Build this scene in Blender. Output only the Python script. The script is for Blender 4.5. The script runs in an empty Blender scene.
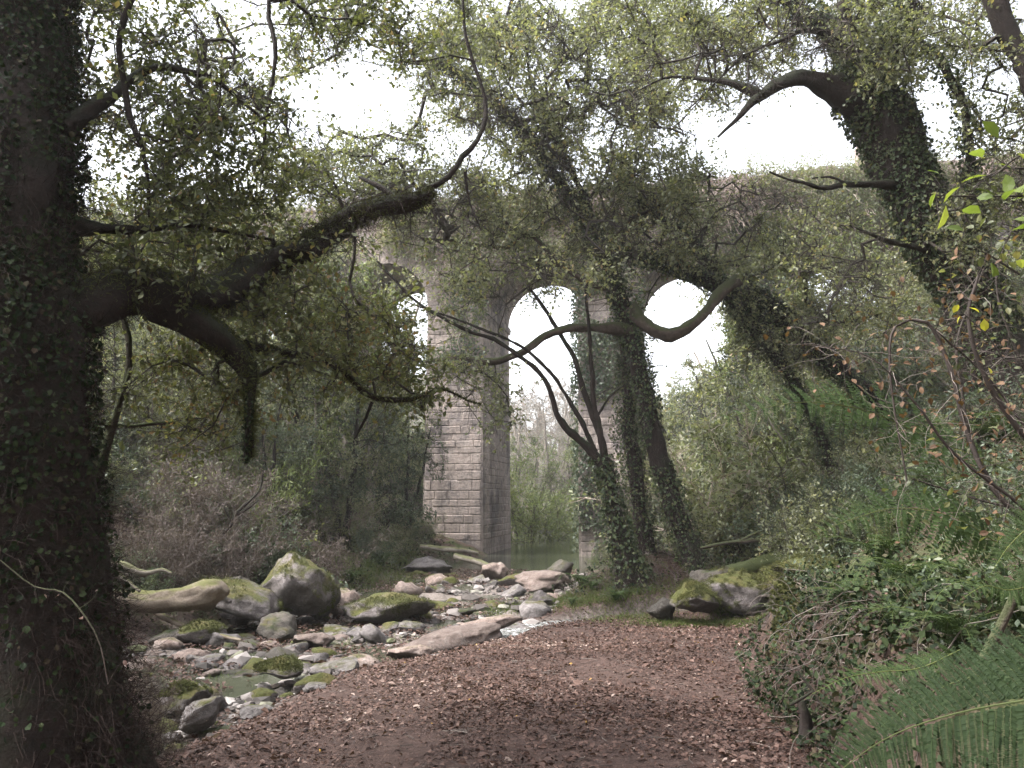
import bpy, math, random
import numpy as np
from mathutils import Vector
R = math.radians
S = bpy.context.scene
COL = S.collection
PI = math.pi

# ------------------------------------------------------------------ camera
PITCH = R(8.25)
EYE = np.array([0.0, 0.0, 1.6])
cd = bpy.data.cameras.new('camera'); cam = bpy.data.objects.new('camera', cd); COL.objects.link(cam)
cam.location = EYE; cam.rotation_euler = (R(90) + PITCH, 0, 0)
cd.sensor_width = 36; cd.lens = 36 * 800 / 1024; cd.clip_end = 2000; cd.clip_start = 0.05
S.camera = cam
# ------------------------------------------------------------------ world, sun, exposure
SUN_EL, SUN_AZ = R(54), R(262)          # azimuth the light comes from, clockwise from +Y
W = bpy.data.worlds.new('World'); S.world = W; W.use_nodes = True
nt = W.node_tree; nt.nodes.clear()
wo = nt.nodes.new('ShaderNodeOutputWorld'); bg = nt.nodes.new('ShaderNodeBackground')
sky = nt.nodes.new('ShaderNodeTexSky'); sky.sky_type = 'NISHITA'; sky.sun_disc = False
sky.sun_elevation = SUN_EL; sky.sun_rotation = SUN_AZ; sky.dust_density = 4; sky.air_density = 1.0
hs = nt.nodes.new('ShaderNodeHueSaturation'); hs.inputs['Saturation'].default_value = 0.25
nt.links.new(sky.outputs[0], hs.inputs['Color']); nt.links.new(hs.outputs[0], bg.inputs[0])
nt.links.new(bg.outputs[0], wo.inputs[0]); bg.inputs[1].default_value = 0.15
sl = bpy.data.lights.new('sun', 'SUN'); so = bpy.data.objects.new('sun', sl); COL.objects.link(so)
sl.energy = 1.5; sl.angle = R(15); sl.color = (1.0, 0.98, 0.95)
so.rotation_euler = (R(90) - SUN_EL, 0, -SUN_AZ + PI)
# sun lamp shines along its -Z; aim it explicitly
_d = Vector((math.sin(SUN_AZ) * math.cos(SUN_EL), math.cos(SUN_AZ) * math.cos(SUN_EL), math.sin(SUN_EL)))
so.rotation_euler = _d.to_track_quat('Z', 'Y').to_euler()
S.view_settings.view_transform = 'Standard'; S.view_settings.look = 'None'
S.view_settings.gamma = 1; S.view_settings.exposure = 2.4; S.view_settings.use_curve_mapping = False
S.render.engine = 'CYCLES'
S.cycles.max_bounces = 8; S.cycles.diffuse_bounces = 5; S.cycles.glossy_bounces = 2
S.cycles.transmission_bounces = 5; S.cycles.transparent_max_bounces = 4

# ------------------------------------------------------------------ numeric helpers
rng = np.random.default_rng(7)
def A(*v): return np.array(v, dtype=float)
def P(px, py, Y):
    """the point seen at a photo pixel, at true depth Y metres north of the camera"""
    u, v = (px - 512) / 800, (384 - py) / 800
    d = A(u, math.cos(PITCH) - v * math.sin(PITCH), math.sin(PITCH) + v * math.cos(PITCH))
    return EYE + d * (Y / d[1])
def nrm(v): return v / np.maximum(np.linalg.norm(v, axis=-1, keepdims=True), 1e-9)
def _h(ix, iy, iz, s):
    n = (ix * 374761393 + iy * 668265263 + iz * 2147483647 + s * 974634777) & 0xffffffff
    n = ((n ^ (n >> 13)) * 1274126177) & 0xffffffff
    return ((n ^ (n >> 16)) & 0xffff) / 65535.0
def vnoise(p, s=0):
    p = np.asarray(p, float); i = np.floor(p).astype(np.int64); f = p - i; f = f * f * (3 - 2 * f)
    x, y, z = i[..., 0], i[..., 1], i[..., 2]; fx, fy, fz = f[..., 0], f[..., 1], f[..., 2]
    r = 0
    for dx in (0, 1):
        for dy in (0, 1):
            for dz in (0, 1):
                w = (fx if dx else 1 - fx) * (fy if dy else 1 - fy) * (fz if dz else 1 - fz)
                r = r + w * _h(x + dx, y + dy, z + dz, s)
    return r * 2 - 1
def fbm(p, o=4, s=0):
    r = 0; a = 1
    for k in range(o): r = r + a * vnoise(np.asarray(p) * 2 ** k, s + k); a *= .5
    return r
def n2(x, y, f, s=0, o=3):
    return fbm(np.stack([np.asarray(x, float) * f, np.asarray(y, float) * f, np.zeros_like(np.asarray(x, float)) + s * 7.3], -1), o, s)
def sst(a, b, x):
    t = np.clip((x - a) / (b - a), 0, 1); return t * t * (3 - 2 * t)

# ------------------------------------------------------------------ mesh builder
class MB:
    def __init__(s): s.v = []; s.f3 = []; s.f4 = []; s.r3 = []; s.r4 = []; s.n = 0; s.m3 = []; s.m4 = []
    def add(s, v, f, r=None, mi=0):
        v = np.asarray(v, float).reshape(-1, 3); f = np.asarray(f, dtype=np.int64)
        if len(f) == 0: return
        if r is None: r = np.zeros(len(f))
        r = np.broadcast_to(np.asarray(r, float), (len(f),))
        m = np.full(len(f), mi)
        s.v.append(v)
        if f.shape[1] == 3: s.f3.append(f + s.n); s.r3.append(r); s.m3.append(m)
        else: s.f4.append(f + s.n); s.r4.append(r); s.m4.append(m)
        s.n += len(v)
    def mesh(s, name, mats, smooth=False):
        me = bpy.data.meshes.new(name)
        if not isinstance(mats, (list, tuple)): mats = [mats]
        for m in mats: me.materials.append(m)
        if s.n == 0: return me
        v = np.concatenate(s.v).astype(np.float32)
        f3 = np.concatenate(s.f3) if s.f3 else np.zeros((0, 3), int); f4 = np.concatenate(s.f4) if s.f4 else np.zeros((0, 4), int)
        r = np.concatenate(s.r3 + s.r4).astype(np.float32); mi = np.concatenate(s.m3 + s.m4)
        me.vertices.add(len(v)); me.vertices.foreach_set('co', v.ravel())
        loops = np.concatenate([f3.ravel(), f4.ravel()]).astype(np.int32)
        tot = np.concatenate([np.full(len(f3), 3), np.full(len(f4), 4)]).astype(np.int32)
        st = np.concatenate([[0], np.cumsum(tot)[:-1]]).astype(np.int32)
        me.loops.add(len(loops)); me.loops.foreach_set('vertex_index', loops)
        me.polygons.add(len(tot)); me.polygons.foreach_set('loop_start', st); me.polygons.foreach_set('loop_total', tot)
        me.polygons.foreach_set('material_index', mi.astype(np.int32))
        me.polygons.foreach_set('use_smooth', np.full(len(tot), smooth))
        at = me.attributes.new('rnd', 'FLOAT', 'FACE'); at.data.foreach_set('value', r)
        me.update(calc_edges=True)
        return me
    def obj(s, name, mats, parent=None, smooth=False):
        o = bpy.data.objects.new(name, s.mesh(name, mats, smooth)); COL.objects.link(o)
        if parent is not None: o.parent = parent
        return o
def tag(o, label=None, cat=None, group=None, kind=None):
    if label: o['label'] = label
    if cat: o['category'] = cat
    if group: o['group'] = group
    if kind: o['kind'] = kind
    return o
def thing(name, label, cat, loc=(0, 0, 0), rz=0, group=None):
    o = bpy.data.objects.new(name, None); COL.objects.link(o); o.location = loc; o.rotation_euler = (0, 0, rz)
    o.empty_display_size = .2
    return tag(o, label, cat, group)
def copy_tree(o, parent=None):
    c = o.copy(); COL.objects.link(c); c.parent = parent
    for ch in o.children: copy_tree(ch, c)
    return c

# ------------------------------------------------------------------ shape generators
def tube(mb, pts, rad, n=8, rough=0.0, seed=0, cap=True, r=0.0):
    pts = np.asarray(pts, float); rad = np.asarray(rad, float); m = len(pts)
    t = nrm(np.gradient(pts, axis=0)); ref = A(0, 0, 1) if abs(t[0][2]) < .9 else A(1, 0, 0)
    u = np.zeros_like(t); a = nrm(np.cross(t[0], ref))
    for i in range(m):
        a = nrm(a - t[i] * np.dot(a, t[i])); u[i] = a
    w = np.cross(t, u); th = np.arange(n) / n * 2 * PI
    rr = rad[:, None] * np.ones(n)
    if rough:
        L = np.concatenate([[0], np.cumsum(np.linalg.norm(np.diff(pts, axis=0), axis=1))])
        q = np.stack(np.broadcast_arrays(np.cos(th)[None] * 1.7, np.sin(th)[None] * 1.7, (L / np.maximum(rad.mean() * 3, .02))[:, None]), -1) + seed * 3.1
        rr = rr * (1 + rough * fbm(q, 3, seed % 97))
    v = pts[:, None] + rr[..., None] * (np.cos(th)[None, :, None] * u[:, None] + np.sin(th)[None, :, None] * w[:, None])
    i = np.arange(m - 1)[:, None] * n; j = np.arange(n)[None]; k = (j + 1) % n
    f = np.stack([i + j, i + k, i + n + k, i + n + j], -1).reshape(-1, 4)
    mb.add(v, f, r)
    if cap and n > 3:
        mb.add(np.concatenate([v[-1], pts[-1:] + t[-1:] * rad[-1] * .5]), [[a_, (a_ + 1) % n, n] for a_ in range(n)], r)
def spline(pts, rad, step=.15, wob=0.0, seed=1):
    """Catmull-Rom through the points, with a little gnarl"""
    p = np.asarray(pts, float); r = np.asarray(rad, float)
    if len(p) == 2:
        p = np.array([p[0], (p[0] + p[1]) / 2, p[1]]); r = np.array([r[0], (r[0] + r[1]) / 2, r[1]])
    q = np.vstack([2 * p[0] - p[1], p, 2 * p[-1] - p[-2]]); out = []; ro = []
    for i in range(1, len(q) - 2):
        n = max(2, int(np.linalg.norm(q[i + 1] - q[i]) / step)); t = np.linspace(0, 1, n, endpoint=False)[:, None]
        out.append(.5 * (2 * q[i] + (q[i + 1] - q[i - 1]) * t + (2 * q[i - 1] - 5 * q[i] + 4 * q[i + 1] - q[i + 2]) * t ** 2 + (-q[i - 1] + 3 * q[i] - 3 * q[i + 1] + q[i + 2]) * t ** 3))
        ro.append(r[i - 1] + (r[i] - r[i - 1]) * t[:, 0])
    out.append(p[-1:]); ro.append(r[-1:]); o = np.vstack(out); ro = np.concatenate(ro)
    if wob:
        for c in range(3): o[:, c] += wob * fbm(o * 1.6 + 11.3 * c, 2, seed + c) * np.minimum(1, np.arange(len(o)) / 4)
    return o, ro
def strands(p0, d, L, rad, segs=4, wig=.25, droop=0.0, rg=rng):
    """many random-walk polylines at once -> (N, segs+1, 3)"""
    N = len(p0); d = nrm(d); pts = [p0]; L = np.broadcast_to(L, (N,))
    for k in range(segs):
        d = nrm(d + rg.normal(0, wig, (N, 3)) + A(0, 0, -droop)); pts.append(pts[-1] + d * (L / segs)[:, None])
    return np.stack(pts, 1)
def strand_tubes(mb, poly, rad, n=3, taper=.25, r=None):
    N, m, _ = poly.shape; t = nrm(np.gradient(poly, axis=1))
    ref = np.where(np.abs(t[..., 2:3]) < .8, A(0, 0, 1), A(1, 0, 0)); u = nrm(np.cross(t, ref)); w = np.cross(t, u)
    rr = np.broadcast_to(rad, (N,))[:, None] * np.linspace(1, taper, m)[None]
    th = np.arange(n) / n * 2 * PI
    v = poly[:, :, None] + rr[:, :, None, None] * (np.cos(th)[:, None] * u[:, :, None] + np.sin(th)[:, None] * w[:, :, None])
    b = (np.arange(N) * m * n)[:, None, None]; i = (np.arange(m - 1) * n)[None, :, None]; j = np.arange(n)[None, None]; k = (j + 1) % n
    f = np.stack(np.broadcast_arrays(b + i + j, b + i + k, b + i + n + k, b + i + n + j), -1).reshape(-1, 4)
    if r is None: r = rng.random(N)
    mb.add(v, f, np.repeat(np.broadcast_to(r, (N,)), (m - 1) * n))
def leaves(mb, pos, axis, size, up=None, asp=.5, fold=.25, r=None, fancy=False, rg=rng):
    """leaf blades: folded along the midrib; fancy = six-point outline with a drooping tip"""
    N = len(pos)
    if N == 0: return
    axis = nrm(axis)
    if up is None: up = rg.normal(0, 1, (N, 3)) + A(0, 0, 1.0)
    s = nrm(np.cross(axis, up)); nn = np.cross(s, axis); L = np.broadcast_to(size, (N,))[:, None] ; Wd = L * asp * .5
    if r is None: r = rg.random(N)
    if not fancy:
        v = np.stack([pos, pos + axis * L * .5 + s * Wd + nn * Wd * fold, pos + axis * L, pos + axis * L * .5 - s * Wd + nn * Wd * fold], 1)
        b = np.arange(N)[:, None] * 4; f = np.concatenate([b + A(0, 1, 2).astype(int), b + A(0, 2, 3).astype(int)]); r2 = np.concatenate([r, r])
    else:
        v = np.stack([pos, pos + axis * L * .3 + s * Wd * .85 + nn * Wd * fold, pos + axis * L * .65 + s * Wd + nn * Wd * fold * .6,
                      pos + axis * L - nn * L * .12, pos + axis * L * .65 - s * Wd + nn * Wd * fold * .6, pos + axis * L * .3 - s * Wd * .85 + nn * Wd * fold, pos + axis * L * .5], 1)
        b = np.arange(N)[:, None] * 7; T = [(0, 1, 6), (1, 2, 6), (2, 3, 6), (3, 4, 6), (4, 5, 6), (5, 0, 6)]
        f = np.concatenate([b + np.array(t_) for t_ in T]); r2 = np.tile(r, 6)
    mb.add(v, f, r2)

# ------------------------------------------------------------------ materials
def new_mat(name):
    m = bpy.data.materials.new(name); m.use_nodes = True; n = m.node_tree
    b = n.nodes['Principled BSDF']; b.inputs['Specular IOR Level'].default_value = .3
    return m, n, b, n.nodes['Material Output']
def ramp(n, src, stops):
    c = n.nodes.new('ShaderNodeValToRGB'); e = c.color_ramp.elements
    while len(e) < len(stops): e.new(.5)
    for i, (p, col) in enumerate(stops): e[i].position = p; e[i].color = (*col, 1)
    n.links.new(src, c.inputs[0]); return c.outputs[0]
def noise(n, scale, detail=4, rough=.6, vec=None):
    t = n.nodes.new('ShaderNodeTexNoise'); t.inputs['Scale'].default_value = scale; t.inputs['Detail'].default_value = detail; t.inputs['Roughness'].default_value = rough
    if vec is not None: n.links.new(vec, t.inputs['Vector'])
    return t.outputs['Fac']
def mixc(n, fac, a, b, mode='MIX'):
    m = n.nodes.new('ShaderNodeMix'); m.data_type = 'RGBA'; m.blend_type = mode
    for i, x in ((0, fac), (6, a), (7, b)):
        if isinstance(x, (int, float)): m.inputs[i].default_value = x
        elif isinstance(x, tuple): m.inputs[i].default_value = (*x, 1)
        else: n.links.new(x, m.inputs[i])
    return m.outputs[2]
def math_(n, op, a, b=None, c=None, clamp=False):
    m = n.nodes.new('ShaderNodeMath'); m.operation = op; m.use_clamp = clamp
    for i, x in enumerate((a, b, c)):
        if x is None: continue
        if isinstance(x, (int, float)): m.inputs[i].default_value = x
        else: n.links.new(x, m.inputs[i])
    return m.outputs[0]
def bump(n, b, h, strength=.5, dist=.02):
    k = n.nodes.new('ShaderNodeBump'); k.inputs['Strength'].default_value = strength; k.inputs['Distance'].default_value = dist
    n.links.new(h, k.inputs['Height']); n.links.new(k.outputs[0], b.inputs['Normal'])
def attr(n, name):
    a = n.nodes.new('ShaderNodeAttribute'); a.attribute_name = name; return a
def leaf_mat(name, stops, trans=.45, rough=.5, spec=.3):
    m, n, b, out = new_mat(name)
    c = ramp(n, attr(n, 'rnd').outputs['Fac'], stops)
    n.links.new(c, b.inputs['Base Color']); b.inputs['Roughness'].default_value = rough; b.inputs['Specular IOR Level'].default_value = spec
    if trans:
        t = n.nodes.new('ShaderNodeBsdfTranslucent'); mx = n.nodes.new('ShaderNodeMixShader'); mx.inputs[0].default_value = trans
        tc = mixc(n, 1.0, c, (1.0, 1.05, .55), 'MULTIPLY'); n.links.new(tc, t.inputs[0])
        n.links.new(b.outputs[0], mx.inputs[1]); n.links.new(t.outputs[0], mx.inputs[2]); n.links.new(mx.outputs[0], out.inputs[0])
    return m
def geo_up(n):
    g = n.nodes.new('ShaderNodeNewGeometry'); s = n.nodes.new('ShaderNodeSeparateXYZ'); n.links.new(g.outputs['Normal'], s.inputs[0]); return s.outputs, g
def bark_mat(name, c0, c1, moss=(.05, .07, .015), amount=.5, scale=6):
    m, n, b, out = new_mat(name)
    tc = n.nodes.new('ShaderNodeTexCoord'); f = noise(n, scale, 6, .7, tc.outputs['Object']); g = noise(n, scale * 5, 5, .7, tc.outputs['Object'])
    c = ramp(n, f, [(.3, c0), (.7, c1)]); nz, _ = geo_up(n)
    k = math_(n, 'ADD', math_(n, 'MULTIPLY', nz[2], .5), math_(n, 'SUBTRACT', noise(n, 2.5, 4, .6, tc.outputs['Object']), 1.0 - amount))
    k = math_(n, 'MULTIPLY', k, 5, clamp=True)
    c = mixc(n, k, c, moss); c = mixc(n, math_(n, 'MULTIPLY', g, .6), c, (.02, .015, .012))
    n.links.new(c, b.inputs['Base Color']); b.inputs['Roughness'].default_value = .9
    bump(n, b, math_(n, 'ADD', f, math_(n, 'MULTIPLY', g, .5)), .9, .03); return m
def rock_mat(name, cols, moss_amt=.5, moss=(.09, .095, .026)):
    m, n, b, out = new_mat(name)
    oi = n.nodes.new('ShaderNodeObjectInfo'); tc = n.nodes.new('ShaderNodeTexCoord'); g = n.nodes.new('ShaderNodeNewGeometry')
    pos = g.outputs['Position']
    f = noise(n, 5.0, 10, .72, pos); h = noise(n, 26, 6, .75, pos); q_ = noise(n, 60, 4, .7, pos)
    c = ramp(n, f, [(.3, cols[0]), (.5, cols[1]), (.72, cols[2])])
    hv = n.nodes.new('ShaderNodeHueSaturation'); n.links.new(c, hv.inputs['Color']); n.links.new(math_(n, 'MULTIPLY_ADD', oi.outputs['Random'], .7, .65), hv.inputs['Value']); c = hv.outputs[0]
    c = mixc(n, math_(n, 'MULTIPLY', math_(n, 'SUBTRACT', h, .5), 4, clamp=True), c, (.05, .045, .04)); c = mixc(n, math_(n, 'MULTIPLY', math_(n, 'SUBTRACT', q_, .6), 4, clamp=True), c, (.40, .38, .36))
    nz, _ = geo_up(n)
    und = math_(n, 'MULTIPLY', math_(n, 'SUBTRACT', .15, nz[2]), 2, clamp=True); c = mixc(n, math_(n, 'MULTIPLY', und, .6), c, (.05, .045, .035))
    k = math_(n, 'ADD', math_(n, 'MULTIPLY', nz[2], .35), math_(n, 'SUBTRACT', noise(n, 2.3, 6, .65, pos), 1.02 - moss_amt * .5))
    k = math_(n, 'ADD', k, math_(n, 'MULTIPLY', math_(n, 'SUBTRACT', oi.outputs['Random'], .5), .25)); k = math_(n, 'MULTIPLY', k, 6, clamp=True)
    mc = mixc(n, math_(n, 'MULTIPLY', math_(n, 'SUBTRACT', h, .3), 2.5, clamp=True), tuple(x * 1.15 for x in moss), tuple(x * .35 for x in moss)); mc = mixc(n, math_(n, 'MULTIPLY', math_(n, 'SUBTRACT', noise(n, 4, 4, .6, pos), .45), 5, clamp=True), mc, (.10, .085, .03))
    c = mixc(n, k, c, mc); n.links.new(c, b.inputs['Base Color'])
    n.links.new(math_(n, 'MULTIPLY_ADD', k, .25, .7), b.inputs['Roughness'])
    bump(n, b, math_(n, 'ADD', math_(n, 'ADD', f, math_(n, 'MULTIPLY', h, .4)), math_(n, 'MULTIPLY', k, .25)), 1.0, .09); return m

M = {}
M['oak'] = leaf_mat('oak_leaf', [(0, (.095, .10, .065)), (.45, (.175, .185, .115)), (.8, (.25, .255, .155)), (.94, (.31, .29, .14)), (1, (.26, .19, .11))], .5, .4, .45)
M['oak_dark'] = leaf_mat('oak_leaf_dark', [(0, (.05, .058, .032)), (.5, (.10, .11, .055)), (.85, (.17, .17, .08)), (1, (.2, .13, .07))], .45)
M['bright'] = leaf_mat('young_leaf', [(0, (.09, .13, .03)), (.6, (.15, .19, .045)), (1, (.22, .24, .06))], .5)
M['pale'] = leaf_mat('pale_leaf', [(0, (.12, .14, .09)), (.5, (.21, .225, .14)), (1, (.33, .31, .22))], .45)
M['willow'] = leaf_mat('willow_leaf', [(0, (.09, .12, .05)), (.6, (.15, .18, .07)), (1, (.23, .23, .11))], .4)
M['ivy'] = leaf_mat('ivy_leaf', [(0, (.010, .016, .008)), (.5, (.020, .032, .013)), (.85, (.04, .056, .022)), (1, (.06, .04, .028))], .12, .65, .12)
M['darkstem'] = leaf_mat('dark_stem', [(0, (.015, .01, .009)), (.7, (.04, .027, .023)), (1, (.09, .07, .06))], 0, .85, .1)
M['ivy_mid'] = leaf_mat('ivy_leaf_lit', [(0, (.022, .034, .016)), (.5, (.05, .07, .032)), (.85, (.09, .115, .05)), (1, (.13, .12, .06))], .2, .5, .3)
M['bracken'] = leaf_mat('bracken_leaf_shaded', [(0, (.012, .020, .009)), (.5, (.021, .034, .014)), (.9, (.035, .052, .02)), (1, (.09, .105, .045))], .25, .65, .08)  # darkened fern leaf: the wood's shade on the near frond is in its colour
M['laurel'] = leaf_mat('laurel_leaf', [(0, (.04, .055, .038)), (.5, (.09, .115, .075)), (1, (.19, .205, .14))], .35, .45, .3)
M['heather'] = leaf_mat('heather_twig', [(0, (.06, .045, .041)), (.5, (.11, .084, .076)), (.8, (.135, .115, .09)), (1, (.11, .12, .07))], .2, .8)
M['fern'] = leaf_mat('fern_leaf', [(0, (.022, .036, .014)), (.5, (.040, .064, .022)), (.9, (.07, .098, .032)), (1, (.14, .16, .055))], .3, .6, .15)
M['fern_old'] = leaf_mat('dead_fern', [(0, (.08, .045, .025)), (1, (.17, .10, .06))], .3, .7)
M['grass'] = leaf_mat('grass_blade', [(0, (.06, .09, .02)), (.6, (.11, .15, .035)), (1, (.2, .18, .09))], .35, .6)
M['litter'] = leaf_mat('dead_leaf', [(0, (.034, .019, .015)), (.45, (.080, .044, .034)), (.75, (.125, .074, .058)), (.93, (.19, .13, .108)), (.985, (.30, .23, .20)), (1, (.40, .24, .06))], .12, .6, .25)
M['straw'] = leaf_mat('dry_stalk', [(0, (.16, .12, .10)), (.5, (.30, .23, .20)), (.85, (.42, .35, .30)), (1, (.25, .15, .12))], .1, .8)
M['deadtwig'] = leaf_mat('dead_twig', [(0, (.04, .03, .026)), (.6, (.09, .07, .06)), (1, (.2, .17, .15))], 0, .8)
M['yellow'] = leaf_mat('yellow_leaf', [(0, (.35, .33, .05)), (1, (.5, .45, .08))], .5)
M['moss'] = leaf_mat('moss_tuft', [(0, (.045, .05, .014)), (.6, (.09, .095, .026)), (1, (.16, .155, .05))], .2, .8)
M['bark'] = bark_mat('bark', (.035, .028, .024), (.10, .085, .07))
M['bark_moss'] = bark_mat('mossy_bark', (.04, .03, .025), (.09, .07, .055), (.05, .065, .018), .62)
M['bark_dark'] = bark_mat('dark_bark', (.012, .009, .008), (.04, .027, .023), (.016, .020, .008), .5)
M['bark_root'] = bark_mat('reddish_bark', (.008, .006, .005), (.036, .022, .018), (.018, .022, .009), .42, 9)
M['bark_smooth'] = bark_mat('smooth_bark', (.06, .043, .036), (.15, .115, .095), (.07, .08, .035), .5, 9)
M['bark_pale'] = bark_mat('pale_bark', (.20, .17, .14), (.34, .30, .25), (.14, .14, .07), .35)
M['twig'] = bark_mat('twig', (.04, .032, .028), (.08, .065, .055), amount=.2, scale=12)
M['twig_pale'] = bark_mat('pale_twig', (.25, .23, .2), (.4, .37, .33), amount=.1)
M['log'] = bark_mat('fallen_log', (.17, .13, .10), (.33, .27, .21), (.12, .12, .04), .2)
M['rock_grey'] = rock_mat('grey_rock', [(.07, .062, .06), (.17, .15, .145), (.28, .25, .245)], .4)
M['rock_tan'] = rock_mat('tan_rock', [(.11, .075, .062), (.24, .18, .155), (.36, .30, .27)], .3)
M['rock_moss'] = rock_mat('mossy_rock', [(.08, .065, .06), (.17, .145, .14), (.32, .28, .28)], .9)
M['rock_dark'] = rock_mat('dark_rock', [(.035, .03, .025), (.07, .06, .05), (.12, .10, .085)], .45, (.04, .055, .015))

# ------------------------------------------------------------------ terrain
RY = [-30, 4, 6, 9, 11, 13, 16, 20, 26, 35, 50, 80, 140, 400]
RX = [-9, -6, -5.0, -4.2, -3.4, -2.3, -1.7, -1.2, -.3, 1.5, 2.6, 5, 12, 40]
RW = [1.5, 1.4, 1.4, 1.4, 1.4, 1.6, 1.9, 2.2, 2.2, 1.8, 2.4, 3, 4, 6]
RWL = [1.5, 1.4, 1.6, 2.2, 2.5, 2.8, 2.8, 2.6, 2.2, 1.8, 2.4, 3, 4, 6]      # the stony bed is wider on its left side
PY_ = [-30, 4, 5, 8, 10, 13, 14.5, 17, 22, 35, 60]
PX_ = [1.6, 1.75, 2.0, 2.35, 2.8, 3.9, 3.3, 3.6, 4.2, 4.8, 7]
CH = [A(-1.3, 11.8), A(.2, 14.3), A(1.4, 15.0), A(2.9, 15.2)]
def chan_d(x, y):
    d = np.full(np.shape(x), 9.0)
    for a, b in zip(CH[:-1], CH[1:]):
        ab = b - a; t = np.clip(((x - a[0]) * ab[0] + (y - a[1]) * ab[1]) / (ab @ ab), 0, 1)
        d = np.minimum(d, np.hypot(x - a[0] - t * ab[0], y - a[1] - t * ab[1]))
    return d
def H(x, y):
    x = np.asarray(x, float); y = np.asarray(y, float)
    xc = np.interp(y, RY, RX); w = np.interp(y, RY, RW)
    bed = -.66 - .42 * sst(22, 28, y) + .13 * n2(x, y, .9, 3) + .05 * n2(x, y, 3, 5, 2)
    flat = -.032 * np.clip(y, -2, 14) + .05 * n2(x, y, .5, 1) + .02 * n2(x, y, 2.5, 2)
    flat = flat - .12 * sst(14, 22, y)
    # right of the stream
    e = x - (xc + w)
    right = bed + (flat - bed) * sst(0, 1.35, e)
    xr = np.interp(y, PY_, PX_); q = x - xr
    bankh = .75 * sst(11.5, 9.5, y) * sst(2, 4.5, y) + .12
    q2 = np.maximum(q, 0)
    hill = bankh * sst(-.05, .55, q + .12 * n2(x, y, 1.5, 8)) + .30 * q2 * sst(0, 2, q2) + .40 * np.maximum(q2 - 1.5, 0) - .25 * np.maximum(q2 - 12, 0) * sst(25, 40, y)
    hill = np.minimum(hill, 16 + q2 * .1)
    hill = hill * (1 - .45 * sst(24, 34, y) - .38 * sst(35, 45, y) * sst(22, 12, q2))
    right = right + hill * sst(0, 1, q2 + .7) + .18 * n2(x, y, .8, 12) * sst(.3, 2, q2)
    # the mound the middle trees stand on
    right = right + .95 * np.exp(-((x - 3.1) / 1.5) ** 2 - ((y - 17.6) / 1.9) ** 2) + .35 * np.exp(-((x - 3.2) / 1.6) ** 2 - ((y - 22) / 3) ** 2)
    # small side channel
    cdist = chan_d(x, y); right = np.where(y < 17, np.minimum(right, right + (-.68 - right) * sst(.55, .2, cdist)), right)
    l = (xc - np.interp(y, RY, RWL)) - x; l2 = np.maximum(l, 0)
    left = bed + .45 * sst(0, 1.3, l) + .42 * np.maximum(l2 - 1.0, 0) + .2 * np.maximum(l2 - 3, 0) + .25 * n2(x, y, .6, 21) * sst(.3, 2, l2)
    left = np.where(l2 > 14, left - .3 * (l2 - 14), left); left = np.minimum(left, 14 + .03 * l2)
    near = sst(7.5, 5, y) * sst(-4.6, -2.9, x)                 # the ground under the near tree
    left = left + (flat - left) * near
    z = np.where(l > 0, left, np.where(e > 0, right, bed))
    z = np.where((l <= 0) & (e <= 0), bed + (flat - bed) * near, z)
    return z + 34 * sst(95, 330, y) * (1 - .5 * sst(60, 8, np.abs(x - xc))) + .8 * n2(x, y, .05, 30) * sst(60, 100, y)
def Hs(x, y): return float(H(np.array([x]), np.array([y]))[0])

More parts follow.
